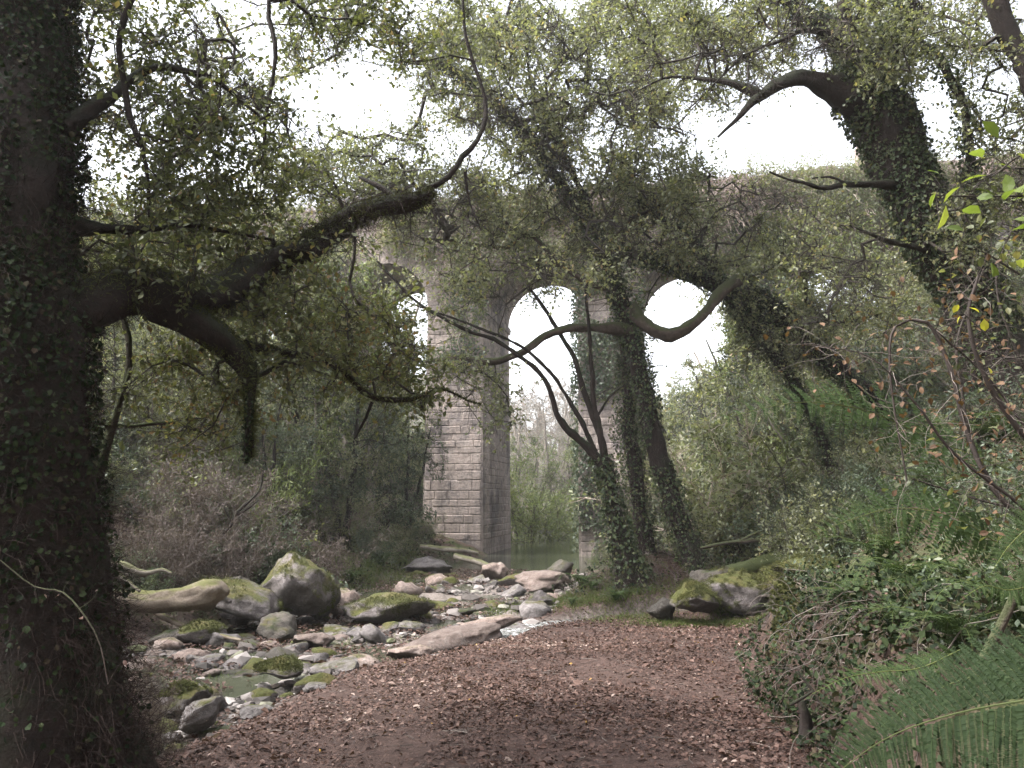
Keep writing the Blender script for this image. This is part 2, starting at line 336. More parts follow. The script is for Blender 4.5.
def build_ground():
    xs = np.sinh(np.linspace(-5.3, 5.3, 620)) * 2.2; xs = xs * (1 + 0 * xs)
    ys = np.concatenate([np.linspace(-40, 1, 20, endpoint=False), np.linspace(1, 20, 330, endpoint=False), np.linspace(20, 60, 160, endpoint=False), np.geomspace(60, 600, 60)])
    X, Y = np.meshgrid(xs, ys); Z = H(X, Y)
    v = np.stack([X, Y, Z], -1).reshape(-1, 3); nx = len(xs)
    i = np.arange(len(ys) - 1)[:, None] * nx; j = np.arange(nx - 1)[None]
    f = np.stack([i + j, i + j + 1, i + j + 1 + nx, i + j + nx], -1).reshape(-1, 4)
    mb = MB(); mb.add(v, f)
    m, n, b, out = new_mat('forest_floor')
    g = n.nodes.new('ShaderNodeNewGeometry'); pos = g.outputs['Position']
    a = noise(n, 1.2, 6, .6, pos); d = noise(n, 14, 6, .7, pos); e = noise(n, 60, 3, .6, pos)
    soil = ramp(n, d, [(.25, (.026, .015, .012)), (.5, (.058, .034, .027)), (.75, (.10, .064, .052))])
    grav = ramp(n, d, [(.25, (.06, .05, .042)), (.5, (.15, .125, .11)), (.75, (.26, .22, .20))])
    green = ramp(n, e, [(.3, (.02, .03, .01)), (.7, (.07, .085, .025))])
    z = attr(n, 'bedmask').outputs['Fac']; gm = attr(n, 'greenmask').outputs['Fac']
    c = mixc(n, z, soil, grav); k = math_(n, 'MULTIPLY', gm, math_(n, 'MULTIPLY', math_(n, 'SUBTRACT', a, .42), 6, clamp=True))
    c = mixc(n, k, c, green); n.links.new(c, b.inputs['Base Color']); b.inputs['Roughness'].default_value = .9
    bump(n, b, math_(n, 'ADD', d, math_(n, 'MULTIPLY', e, .4)), .8, .05)
    o = mb.obj('ground', m, smooth=True); tag(o, kind='structure')
    me = o.data
    xc = np.interp(Y, RY, RX); w = np.interp(Y, RY, RW)
    bm_ = sst(.9, -.1, np.where(X > xc, X - xc - w, xc - X - np.interp(Y, RY, RWL))) + sst(.6, .3, chan_d(X, Y)); bm_ = np.clip(bm_, 0, 1).ravel().astype(np.float32)
    gm_ = (sst(.1, .7, X - np.interp(Y, PY_, PX_)) + sst(.8, 2, xc - w - X) + .7 * sst(15.5, 17, Y) * (1 - sst(.9, -.1, np.abs(X - xc) - w)))
    gm_ = np.clip(gm_, 0, 1).ravel().astype(np.float32)
    for nm, ar in (('bedmask', bm_), ('greenmask', gm_)):
        at = me.attributes.new(nm, 'FLOAT', 'POINT'); at.data.foreach_set('value', ar)
build_ground()

def build_water():
    mb = MB(); ys = np.concatenate([np.linspace(-20, 30, 140), np.linspace(30.3, 200, 160)]); xc = np.interp(ys, RY, RX); w = np.interp(ys, RY, RW) + 1.0
    K = 14; u = np.linspace(-1, 1, K); X = xc[:, None] + w[:, None] * u; Y = np.repeat(ys[:, None], K, 1)
    zz = -.615 - .12 * sst(24, 36, ys); Z = np.repeat(zz[:, None], K, 1)
    i = np.arange(len(ys) - 1)[:, None] * K; j = np.arange(K - 1)[None]
    mb.add(np.stack([X, Y, Z], -1), np.stack([i + j, i + j + 1, i + j + 1 + K, i + j + K], -1).reshape(-1, 4))
    m, n, b, out = new_mat('stream_water')
    g = n.nodes.new('ShaderNodeNewGeometry'); a = noise(n, 7, 4, .6, g.outputs['Position']); c = noise(n, 30, 3, .6, g.outputs['Position'])
    b.inputs['Base Color'].default_value = (.055, .06, .04, 1); b.inputs['Roughness'].default_value = .07; b.inputs['IOR'].default_value = 1.33; b.inputs['Specular IOR Level'].default_value = .5
    bump(n, b, math_(n, 'ADD', a, math_(n, 'MULTIPLY', c, .3)), .12, .02)
    tag(mb.obj('stream', m, smooth=True), kind='structure')
    # side channel
    mb = MB(); pts, rr = spline([A(*p, -.6) for p in CH], [.5] * 4, .15); t = nrm(np.gradient(pts, axis=0)); s = np.stack([-t[:, 1], t[:, 0], 0 * t[:, 0]], -1)
    K = 6; u = np.linspace(-.6, .6, K); V = pts[:, None] + s[:, None] * u[:, None]; i = np.arange(len(pts) - 1)[:, None] * K; j = np.arange(K - 1)[None]
    V[..., 2] += .015 + .03 * n2(V[..., 0], V[..., 1], 4, 9)
    mb.add(V, np.stack([i + j, i + j + 1, i + j + 1 + K, i + j + K], -1).reshape(-1, 4))
    m, n, b, out = new_mat('riffle_water'); g = n.nodes.new('ShaderNodeNewGeometry'); a = noise(n, 12, 5, .7, g.outputs['Position'])
    n.links.new(ramp(n, a, [(.45, (.06, .06, .05)), (.62, (.5, .5, .5))]), b.inputs['Base Color']); b.inputs['Roughness'].default_value = .12
    bump(n, b, a, .8, .06); tag(mb.obj('water_riffle', m, smooth=True), kind='structure')
build_water()

# ------------------------------------------------------------------ viaduct
VA = R(12)
VU = A(math.cos(VA), -math.sin(VA), 0); VN = A(math.sin(VA), math.cos(VA), 0); VO = A(-1.9, 35, 0)
def stone_mat(name, brick=True):
    m, n, b, out = new_mat(name)
    tc = n.nodes.new('ShaderNodeTexCoord'); co = tc.outputs['Object']; sp = n.nodes.new('ShaderNodeSeparateXYZ'); n.links.new(co, sp.inputs[0])
    f = noise(n, .9, 7, .65, co); h = noise(n, 9, 6, .7, co)
    base = ramp(n, f, [(.3, (.20, .165, .145)), (.5, (.36, .295, .26)), (.68, (.50, .43, .385))])
    mp = n.nodes.new('ShaderNodeMapping'); n.links.new(co, mp.inputs[0]); mp.inputs['Scale'].default_value = (2.2, 2.2, .16)
    st = noise(n, 1.0, 6, .6, mp.outputs[0])
    stain = math_(n, 'MULTIPLY', math_(n, 'SUBTRACT', st, .5), 6, clamp=True)
    base = mixc(n, math_(n, 'MULTIPLY', stain, .62), base, (.07, .06, .055))
    low = math_(n, 'MULTIPLY_ADD', sp.outputs[2], -.14, .5)
    mo = math_(n, 'MULTIPLY', math_(n, 'ADD', math_(n, 'SUBTRACT', noise(n, .7, 6, .7, co), .72), math_(n, 'MULTIPLY', low, .3)), 6, clamp=True)
    base = mixc(n, math_(n, 'MULTIPLY', mo, .7), base, (.10, .105, .05))
    base = mixc(n, math_(n, 'MULTIPLY', math_(n, 'SUBTRACT', noise(n, .45, 8, .75, co), .49), 9, clamp=True), base, (.13, .11, .108)); base = mixc(n, math_(n, 'MULTIPLY', math_(n, 'MULTIPLY', math_(n, 'SUBTRACT', noise(n, .8, 8, .8, co), .52), 10, clamp=True), .75), base, (.045, .04, .038)); base = mixc(n, math_(n, 'MULTIPLY', math_(n, 'SUBTRACT', h, .45), 3, clamp=True), base, (.13, .11, .10))
    if not brick:
        hv = n.nodes.new('ShaderNodeHueSaturation'); n.links.new(base, hv.inputs['Color']); n.links.new(math_(n, 'MULTIPLY_ADD', attr(n, 'rnd').outputs['Fac'], .3, .85), hv.inputs['Value']); base = hv.outputs[0]
        hh = math_(n, 'ADD', h, f)
    else:
        g = n.nodes.new('ShaderNodeNewGeometry'); s2 = n.nodes.new('ShaderNodeSeparateXYZ'); n.links.new(tc.outputs['Normal'], s2.inputs[0])
        isx = math_(n, 'GREATER_THAN', math_(n, 'ABSOLUTE', s2.outputs[0]), .6)
        cx = n.nodes.new('ShaderNodeCombineXYZ'); mxx = n.nodes.new('ShaderNodeMix'); n.links.new(isx, mxx.inputs[0]); n.links.new(sp.outputs[0], mxx.inputs[2]); n.links.new(sp.outputs[1], mxx.inputs[3])
        n.links.new(mxx.outputs[0], cx.inputs[0]); n.links.new(sp.outputs[2], cx.inputs[1])
        br = n.nodes.new('ShaderNodeTexBrick'); n.links.new(cx.outputs[0], br.inputs['Vector']); br.inputs['Scale'].default_value = 1
        br.inputs['Brick Width'].default_value = .72; br.inputs['Row Height'].default_value = .36; br.inputs['Mortar Size'].default_value = .018
        br.inputs['Color1'].default_value = (.8, .8, .8, 1); br.inputs['Color2'].default_value = (1.15, 1.1, 1.05, 1); br.inputs['Mortar'].default_value = (.6, .58, .55, 1)
        base = mixc(n, 1.0, base, br.outputs['Color'], 'MULTIPLY'); hh = math_(n, 'SUBTRACT', math_(n, 'MULTIPLY', h, .5), br.outputs['Fac'])
    n.links.new(base, b.inputs['Base Color']); b.inputs['Roughness'].default_value = .9
    bump(n, b, hh, .8, .05); return m
M['stone'] = stone_mat('rubble_masonry'); M['block'] = stone_mat('granite_block', False)
rg = np.random.default_rng(5)
def box(mb, x0, x1, y0, y1, z0, z1, r=0.0):
    v = [(x, y, z) for z in (z0, z1) for y in (y0, y1) for x in (x0, x1)]
    mb.add(v, [[0, 2, 3, 1], [4, 5, 7, 6], [0, 1, 5, 4], [1, 3, 7, 5], [3, 2, 6, 7], [2, 0, 4, 6]], r)
def blocks(mb, o, U, V, N, w, h, rowh=.36, bw=.75):
    """courses of dressed stones standing a little proud of the core, each with worn edges"""
    z = 0
    while z < h - .05:
        rh = min(rowh * rg.uniform(.65, 1.3), h - z); x = 0; first = rg.uniform(.3, 1) * bw
        while x < w - .03:
            ww = min((first if x == 0 else bw * rg.uniform(.45, 1.6)), w - x)
            if w - x - ww < .18: ww = w - x
            g = .004; d = rg.uniform(.006, .035); bv = .035
            a = o + U * (x + g) + V * (z + g); uu = U * (ww - 2 * g); vv = V * (rh - 2 * g)
            b0 = [a, a + uu, a + uu + vv, a + vv]; ctr = a + uu / 2 + vv / 2
            jit = lambda: rg.uniform(-.012, .012)
            b1 = [a + U * (bv + jit()) + V * (bv + jit()) + N * (d + jit() * .5), a + uu - U * (bv + jit()) + V * (bv + jit()) + N * (d + jit() * .5), a + uu + vv - U * (bv + jit()) - V * (bv + jit()) + N * (d + jit() * .5), a + vv + U * (bv + jit()) - V * (bv + jit()) + N * (d + jit() * .5)]
            mb.add(b0 + b1, [[0, 1, 5, 4], [1, 2, 6, 5], [2, 3, 7, 6], [3, 0, 4, 7], [4, 5, 6, 7]], rg.random())
            x += ww
        z += rh
PW, PER, RAD = 2.55, 6.85, 2.15; SPR = 10.3; DEP = 5.5; TOP = 14.35
K0, K1 = -4, 5
via = thing('viaduct', 'tall weathered granite arched viaduct spanning the wooded valley, tops overgrown', 'viaduct', VO, -VA)
def build_viaduct():
    for k in range(K0, K1):
        x0 = -1.95 + k * PER; ex = .10
        mb = MB(); z0 = -1.6
        # core, slightly battered
        v = [(x0 - ex, -ex, z0), (x0 + PW + ex, -ex, z0), (x0 + PW + ex, DEP + ex, z0), (x0 - ex, DEP + ex, z0), (x0, 0, SPR), (x0 + PW, 0, SPR), (x0 + PW, DEP, SPR), (x0, DEP, SPR)]
        mb.add(v, [[0, 1, 5, 4], [1, 2, 6, 5], [2, 3, 7, 6], [3, 0, 4, 7], [4, 5, 6, 7]], .3)
        hh = SPR - z0; b = ex / hh
        V = nrm(A(0, b, 1)); blocks(mb, A(x0, -ex - .001, z0), A(1, 0, 0), V, A(0, -1, 0), PW, hh)
        V = nrm(A(-b, 0, 1)); blocks(mb, A(x0 + PW + ex + .001, 0, z0), A(0, 1, 0), V, A(1, 0, 0), DEP, hh)
        V = nrm(A(b, 0, 1)); blocks(mb, A(x0 - ex - .001, 0, z0), A(0, 1, 0), V, A(-1, 0, 0), DEP, hh, .5, 1.1)
        mb.obj('pier', M['block'], via)
        mb = MB(); blocks(mb, A(x0 - .09, -.09, SPR - .32), A(1, 0, 0), A(0, 0, 1), A(0, -1, 0), PW + .18, .3, .31, .8); box(mb, x0 - .09, x0 + PW + .09, -.088, DEP + .09, SPR - .32, SPR - .02, .5)
        mb.obj('impost', M['block'], via)
    xa, xb = -1.95 + K0 * PER, -1.95 + (K1 - 1) * PER + PW
    mb = MB(); xs = []
    for k in range(K0, K1):
        x0 = -1.95 + k * PER; xs += [(x0 + t, SPR) for t in np.linspace(0, PW, 5)]
        if k < K1 - 1:
            cx = x0 + PW + RAD
            xs += [(cx - RAD * math.cos(t), SPR + RAD * math.sin(t)) for t in np.linspace(0, PI, 30)[1:-1]]
    xs = np.array(xs); m = len(xs)
    for yy, flip in ((0, 0), (DEP, 1)):
        for i in range(m - 1):
            pass
        lo = np.stack([xs[:, 0], np.full(m, yy), xs[:, 1]], -1); hi = np.stack([xs[:, 0], np.full(m, yy), np.full(m, TOP)], -1)
        i = np.arange(m - 1); f = np.stack([i, i + 1, i + 1 + m, i + m], -1)
        mb.add(np.concatenate([lo, hi]), f if not flip else f[:, ::-1])
    lo0 = np.stack([xs[:, 0], np.zeros(m), xs[:, 1]], -1); lo1 = lo0 + A(0, DEP, 0); i = np.arange(m - 1)
    mb.add(np.concatenate([lo0, lo1]), np.stack([i, i + m, i + 1 + m, i + 1], -1))
    mb.add([(xa, 0, TOP), (xb, 0, TOP), (xb, DEP, TOP), (xa, DEP, TOP)], [[0, 1, 2, 3]])
    mb.add([(xa, 0, SPR), (xa, DEP, SPR), (xa, DEP, TOP), (xa, 0, TOP)], [[3, 2, 1, 0]])
    mb.add([(xb, 0, SPR), (xb, DEP, SPR), (xb, DEP, TOP), (xb, 0, TOP)], [[0, 1, 2, 3]])
    mb.obj('spandrel_wall', M['stone'], via)
    for k in range(K0, K1 - 1):                    # ring of voussoirs
        cx = -1.95 + k * PER + PW + RAD; mb = MB(); nv = 17
        for q in range(nv):
            t0, t1 = PI * q / nv + .006, PI * (q + 1) / nv - .006; d = rg.uniform(.03, .07); r0, r1 = RAD - .012, RAD + .5
            pf = [(cx - r * math.cos(t), -d, SPR + r * math.sin(t)) for r, t in ((r0, t0), (r0, t1), (r1, t1), (r1, t0))]
            pb = [(a, .35, c) for a, _, c in pf]
            mb.add(pf + pb, [[0, 1, 2, 3], [1, 0, 4, 5], [2, 1, 5, 6], [3, 2, 6, 7], [0, 3, 7, 4]], rg.random())
        mb.obj('arch_ring', M['block'], via)
    mb = MB(); box(mb, xa, xb, -.16, DEP + .16, TOP + .002, TOP + .26, .5); mb.obj('string_course', M['stone'], via)
    for yy in (.0, DEP - .45):
        mb = MB(); x = xa
        while x < xb - .3:
            w = min(rg.uniform(.6, 1.3), xb - x); h = .62 + rg.uniform(-.05, .22) * (rg.random() < .6)
            box(mb, x + .006, x + w - .006, yy - rg.uniform(0, .03), yy + .42, TOP + .262, TOP + .262 + h, rg.random()); x += w
        mb.obj('parapet', M['block'], via)
    # a higher refuge on the parapet
    mb = MB(); bx = 16.6
    for c in range(3): box(mb, bx + .01 * c, bx + 1.5 - .02 * c, -.10 + .01 * c, .5, TOP + .95 + c * .3, TOP + 1.24 + c * .3, .8)
    mb.obj('parapet_block', M['block'], via)
build_viaduct()
def VP(t, dep, z): return VO + VU * t + VN * dep + A(0, 0, z)

# ------------------------------------------------------------------ growing trees
def grow(limbs, targets, rg, step=.25, gn=.35, rtip=.006, expo=.42, maxr=None):
    """join every target point to the nearest wood already there with a gnarled shoot"""
    pos = []; par = []; rl = []
    for pts, rr in limbs:
        st = max(1, int(len(pts) / max(2, np.linalg.norm(np.diff(pts, axis=0), axis=1).sum() / step)))
        base = len(pos); idx = list(range(0, len(pts), st))
        for i in idx:
            pos.append(pts[i]); par.append(-1); rl.append(rr[i])
    n0 = len(pos); cap = n0 + len(targets) * 30
    Pn = np.zeros((cap, 3)); Pn[:n0] = pos; n = n0; cnt = np.zeros(cap); parent = np.full(cap, -1); paths = []
    T = np.asarray(targets); dmin = np.full(len(T), 1e9)
    for i in range(0, n0, 400): dmin = np.minimum(dmin, np.linalg.norm(T[:, None] - Pn[None, i:min(i + 400, n0)], axis=2).min(1))
    for ti in np.argsort(dmin):
        t = T[ti]; d = np.linalg.norm(Pn[:n] - t, axis=1); k = int(np.argmin(d + rg.random(n) * .15 * d.min())); D = d[k]
        m = max(2, int(D / step)); a = Pn[k]; u = np.linspace(0, 1, m + 1)[1:, None]
        perp = nrm(rg.normal(0, 1, 3)) * D * rg.uniform(.05, .22); perp[2] = abs(perp[2]) * .8
        path = a + (t - a) * u + np.sin(u * PI) * perp + rg.normal(0, gn * step * .5, (m, 3)) * np.sin(u * PI * .98 + .02)
        if n + m >= cap: break
        Pn[n:n + m] = path; parent[n] = k; parent[n + 1:n + m] = np.arange(n, n + m - 1); paths.append((k, n, m)); n += m
    cnt[:] = 0
    for k, s, m in paths: cnt[s + m - 1] += 1
    for i in range(n - 1, n0 - 1, -1):
        if parent[i] >= n0: cnt[parent[i]] += cnt[i]
    rad = rtip * np.maximum(cnt, 1) ** expo
    out = []
    for k, s, m in paths:
        p = np.vstack([Pn[k], Pn[s:s + m]]); r = rad[s:s + m]; r = np.concatenate([[r[0]], r])
        out.append((p, r))
    return out
def sample_regions(regs, rg, holes=()):
    """regs: (px, py, rx, ry, Y0, Y1, count) - foliage masses given as seen, each with its own depth range"""
    out = []
    for (px, py, rx, ry, y0, y1, c) in regs:
        k = 0
        while k < c:
            a = rg.uniform(0, 2 * PI); q = math.sqrt(rg.random()); x = px + rx * q * math.cos(a); y = py + ry * q * math.sin(a)
            if any(((x - h[0]) / h[2]) ** 2 + ((y - h[1]) / h[3]) ** 2 < 1 for h in holes) and rg.random() < .93: k += 1; continue
            out.append(P(x, y, rg.uniform(y0, y1))); k += 1
    return np.array(out)
def foliage(shoots, rg, leafmb, twigmb, R_=.35, twigs=7, per=7, size=.05, trad=.0035, fancy=False, asp=.55, droop=.05, segs=3, bias=0.0, clump=-.5):
    ends = []; dirs = []
    for p, r in shoots:
        m = len(p); w = min(m - 1, 4)
        for q in range(w):
            ends.append(p[m - 1 - q]); dirs.append(p[m - 1 - q] - p[m - 2 - q])
    ends = np.array(ends); dirs = nrm(np.array(dirs)); N = len(ends)
    base = np.repeat(ends, twigs, 0); d = np.repeat(dirs, twigs, 0) * .5 + rg.normal(0, .8, (N * twigs, 3)) + A(0, 0, bias)
    L = R_ * rg.uniform(.4, 1.2, len(base)); poly = strands(base, d, L, None, segs, .35, droop, rg)
    keep = rg.random(len(base)) < .9
    strand_tubes(twigmb, poly, trad, 3)
    pp = poly[:, 1:].reshape(-1, 3); tt = nrm(poly[:, 1:] - poly[:, :-1]).reshape(-1, 3)
    pk = max(1, per // segs); pos = np.repeat(pp, pk, 0); ax = np.repeat(tt, pk, 0)
    pos = pos - ax * (rg.random((len(pos), 1)) * (L.mean() / segs)); ax = ax * .6 + rg.normal(0, .7, ax.shape)
    # clumpy: drop leaves where a low-frequency field is low
    fld = vnoise(pos * 1.1, 3) + .5 * vnoise(pos * 3.1, 9); kp = fld > clump + .5 * rg.random(len(pos))
    pos, ax = pos[kp], ax[kp]
    r = np.clip(.45 + .35 * vnoise(pos * .9, 17) + rg.normal(0, .18, len(pos)), 0, 1); r = np.where(rg.random(len(r)) < .05, rg.uniform(.85, 1, len(r)), r)
    leaves(leafmb, pos, ax, size * rg.uniform(.6, 1.25, len(pos)), asp=asp, r=r, fancy=fancy, rg=rg)
def ivy(mb, pts, rr, rg, dens=260, size=.06, out=.1, thick=1.0, fancy=False):
    L = np.linalg.norm(np.diff(pts, axis=0), axis=1).sum(); N = int(dens * L * max(.15, rr.mean() * 6.28)); 
    if N < 1: return
    t = rg.random(N) * (len(pts) - 1); i = np.minimum(t.astype(int), len(pts) - 2); f = (t - i)[:, None]
    c = pts[i] * (1 - f) + pts[i + 1] * f; r = rr[i] * (1 - f[:, 0]) + rr[i + 1] * f[:, 0]; T = nrm(pts[i + 1] - pts[i])
    d = rg.normal(0, 1, (N, 3)); d = nrm(d - T * (d * T).sum(1)[:, None]); cl = .5 + .5 * vnoise(c * 1.3 + d * .8, 31)
    pos = c + d * (r + out * cl * rg.random(N) ** .6)[:, None]
    k = (vnoise(pos * 1.6, 12) > -.6) & ((c[:, 1] > 6) | (rg.random(N) < sst(-.2, 2.4, pos[:, 2] + .5 * vnoise(pos * 1.2, 8)) * .9 + .06)); pos, d = pos[k], d[k]; N = len(pos)
    ax = rg.normal(0, .6, (N, 3)) + A(0, 0, -.7) + d * .3
    leaves(mb, pos, ax, size * rg.uniform(.5, 1.3, N), up=d + rg.normal(0, .5, (N, 3)), asp=.85, r=rg.random(N), fancy=fancy, rg=rg)
def pxl(seq, sc=1.0):
    """[(px,py,Y,radius_px)] -> points, radii in metres"""
    return [P(a, b, c) for a, b, c, d in seq], [d * c / 800 * (1 if sc == 1 else float(np.clip(.58 + (d - 4) * .02, .5, 1))) for a, b, c, d in seq]
def make_tree(name, label, cat, trunk, limbs, regs, seed, mats, holes=(), fol={}, ivies=(), ivy_kw={}, group=None, thick=12, wob=.05, tipr=.006, gn=.35, step=.25, fuzz=(), expo=.42):
    """trunk: list of px-sequences forming the trunk; limbs: named px-sequences; parts are trunk, limb..., twigs, crown, ivy"""
    rg = np.random.default_rng(seed); tr = [spline(*pxl(s, 0), step=.12, wob=wob, seed=seed + i) for i, s in enumerate(trunk)]
    lm = [spline(*pxl(s, 0), step=.1, wob=wob * .8, seed=seed + 40 + i) for i, s in enumerate(limbs)]
    b = tr[0][0][0].copy(); root = thing(name, label, cat, b, 0, group)
    def sh(mb):
        for q in range(len(mb.v)): mb.v[q] = mb.v[q] - b
        return mb
    mb = MB()
    for i, (p, r) in enumerate(tr): tube(mb, p, r, thick + 4, .28, seed + i)
    sh(mb).obj('trunk', M[mats[0]], root, True)
    for i, (p, r) in enumerate(lm):
        mb = MB(); tube(mb, p, r * (1 + .22 * np.maximum(0, fbm(p * 2.3 + i, 2, seed + i))), 14 if r[0] > .04 else 8, .42, seed + 9 + i); sh(mb).obj('limb', M[mats[-1] if len(mats) > 3 else mats[0]], root, True)
    if regs:
        T = sample_regions(regs, rg, holes); sho = grow(tr + lm, T, rg, step, gn, tipr, expo)
        tw = MB(); lf = MB()
        for p, r in sho: tube(tw, p, r, 4 if r[0] < .03 else 6, cap=False, r=rg.random())
        foliage(sho, rg, lf, tw, **fol)
        sh(tw).obj('twigs', M[mats[1]], root); sh(lf).obj('crown', M[mats[2]], root)
    if ivies:
        mb = MB()
        for i in ivies:
            p, r = (tr + lm)[i]; ivy(mb, p, r, rg, **ivy_kw)
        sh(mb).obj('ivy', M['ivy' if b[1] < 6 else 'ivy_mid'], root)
    for i, dens, ln, mt in fuzz:
        p, r = (tr + lm)[i]; L = np.linalg.norm(np.diff(p, axis=0), axis=1).sum(); N = int(dens * L * max(.3, r.mean() * 6.28)); t = rg.random(N) * (len(p) - 1); k = np.minimum(t.astype(int), len(p) - 2); f = (t - k)[:, None]
        c = p[k] * (1 - f) + p[k + 1] * f; rr = r[k] * (1 - f[:, 0]) + r[k + 1] * f[:, 0]; T_ = nrm(p[k + 1] - p[k]); d = rg.normal(0, 1, (N, 3)) + (A(0, 0, .5) if mt == 'moss' else 0); d = nrm(d - T_ * (d * T_).sum(1)[:, None])
        poly = strands(c + d * (rr * .93)[:, None], d + rg.normal(0, .5, (N, 3)) + T_ * (0 if mt == 'moss' else rg.normal(0, 1.5, (N, 1))), ln * rg.uniform(.4, 1.3, N) * (1 if mt == 'moss' else 2.5), None, 3, .4, .15, rg)
        mb = MB(); strand_tubes(mb, poly, .0028 if mt == 'moss' else .002, 3, .3, np.clip(.4 + .4 * vnoise(c * 5, 4) + rg.normal(0, .15, N), 0, 1)); sh(mb).obj('moss' if mt == 'moss' else 'dead_stems', M[mt], root)
    return root

SKYH = [(350, 92, 68, 36), (770, 130, 85, 38), (575, 340, 45, 50), (700, 320, 45, 60), (940, 120, 30, 60), (258, 40, 26, 40), (398, 282, 44, 38), (455, 150, 20, 14)]
# the near tree on the left
make_tree('ivy_clad_oak', 'huge dark ivy-clad oak trunk filling the left edge, mossy limb reaching over the stream', 'tree',
    [[(50, 860, 4.3, 108), (46, 760, 4.3, 88), (38, 650, 4.3, 66), (28, 540, 4.3, 54), (22, 420, 4.3, 52), (24, 320, 4.35, 54), (24, 200, 4.4, 50), (18, 100, 4.45, 46), (10, 0, 4.5, 44), (0, -140, 4.6, 40)],
     [(118, 800, 4.2, 24), (95, 700, 4.25, 24), (66, 600, 4.3, 26), (56, 520, 4.3, 20)]],
    [[(30, 345, 4.35, 24), (70, 318, 4.4, 27), (120, 300, 4.6, 25), (170, 302, 4.8, 22), (225, 293, 5.2, 19), (275, 268, 5.5, 16), (330, 236, 5.8, 15), (385, 210, 6.1, 12), (428, 188, 6.3, 8)],
     [(428, 188, 6.3, 6), (462, 172, 6.4, 4), (482, 130, 6.45, 3.5), (484, 95, 6.5, 3.2), (474, 55, 6.5, 3), (462, 0, 6.5, 3), (455, -60, 6.5, 2)],
     [(402, 203, 6.15, 6), (385, 188, 6.2, 5), (360, 175, 6.3, 3)], [(465, 172, 6.4, 3), (470, 205, 6.4, 2), (478, 235, 6.4, 1.5)],
     [(150, 300, 4.75, 18), (200, 325, 4.9, 19), (228, 346, 5.0, 17), (246, 366, 5.0, 13), (250, 392, 5.0, 7), (252, 420, 5.0, 6), (250, 457, 5.0, 5)],
     [(245, 345, 5.0, 9), (285, 350, 5.3, 6), (320, 362, 5.5, 6), (352, 388, 5.7, 5), (378, 405, 5.9, 4.5), (415, 404, 6.0, 3.5), (452, 390, 6.1, 2), (490, 400, 6.2, 1)],
     [(372, 402, 5.9, 3), (366, 420, 5.9, 2.5), (358, 440, 5.9, 1.5)], [(250, 378, 5, 4), (268, 372, 5.1, 4), (292, 362, 5.2, 2.5)],
     [(150, -60, 4.6, 9), (132, 10, 4.6, 6), (126, 70, 4.6, 5.5), (130, 120, 4.6, 5), (143, 170, 4.6, 4), (146, 215, 4.6, 2)],
     [(300, -80, 5.5, 5), (274, 0, 5.5, 4), (281, 40, 5.5, 3.6), (278, 85, 5.5, 3.2), (268, 125, 5.5, 3), (262, 160, 5.5, 2), (258, 185, 5.5, 1.2)],
     [(276, 100, 5.5, 2.4), (292, 108, 5.5, 2.2), (297, 150, 5.5, 1.6)], [(270, 115, 5.5, 2.5), (240, 130, 5.5, 2), (205, 135, 5.4, 1.5), (185, 145, 5.3, 1)],
     [(60, 130, 4.4, 14), (110, 90, 4.7, 8), (160, 70, 5, 6), (215, 80, 5.3, 4), (260, 120, 5.5, 2)],
     [(60, 230, 4.4, 12), (120, 225, 4.8, 7), (190, 232, 5.2, 4), (260, 238, 5.6, 2)]],
    [(190, 180, 100, 70, 4.6, 7.2, 60), (330, 280, 120, 60, 5, 7.5, 85), (290, 340, 130, 60, 5, 7.0, 70), (150, 240, 90, 60, 4.4, 6, 45), (150, 60, 130, 85, 4.5, 7, 130), (410, 380, 50, 35, 5.8, 7, 16), (170, 400, 90, 50, 4.8, 6, 22), (330, 35, 120, 50, 5.5, 7.5, 60), (330, 190, 60, 25, 5.8, 7, 12), (230, 120, 70, 60, 5, 6.5, 50)],
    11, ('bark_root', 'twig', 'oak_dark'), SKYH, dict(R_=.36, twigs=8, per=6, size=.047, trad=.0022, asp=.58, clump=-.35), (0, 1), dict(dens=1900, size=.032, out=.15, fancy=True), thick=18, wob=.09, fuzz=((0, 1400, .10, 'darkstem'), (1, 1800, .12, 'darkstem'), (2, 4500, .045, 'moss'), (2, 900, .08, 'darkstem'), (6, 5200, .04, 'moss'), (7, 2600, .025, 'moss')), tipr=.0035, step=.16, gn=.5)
# mossy fuzz and ivy on the limb
make_tree('mossy_sapling', 'thin mossy green stem rising beside the dark ivy-clad trunk', 'tree',
    [[(78, 600, 5.2, 7), (88, 530, 5.2, 7), (100, 480, 5.2, 7), (112, 430, 5.2, 6), (122, 385, 5.2, 5), (128, 340, 5.2, 5), (118, 290, 5.2, 4)]],
    [[(105, 425, 5.2, 5), (135, 428, 5.3, 3.5), (180, 425, 5.4, 2), (215, 440, 5.4, 1)], [(120, 400, 5.2, 3), (128, 370, 5.2, 4), (122, 330, 5.2, 3)]],
    [(160, 425, 70, 30, 5, 6, 16)], 12, ('bark_moss', 'twig', 'oak_dark'), (), dict(R_=.25, twigs=3, per=4, size=.04, trad=.002), tipr=.003, step=.12)
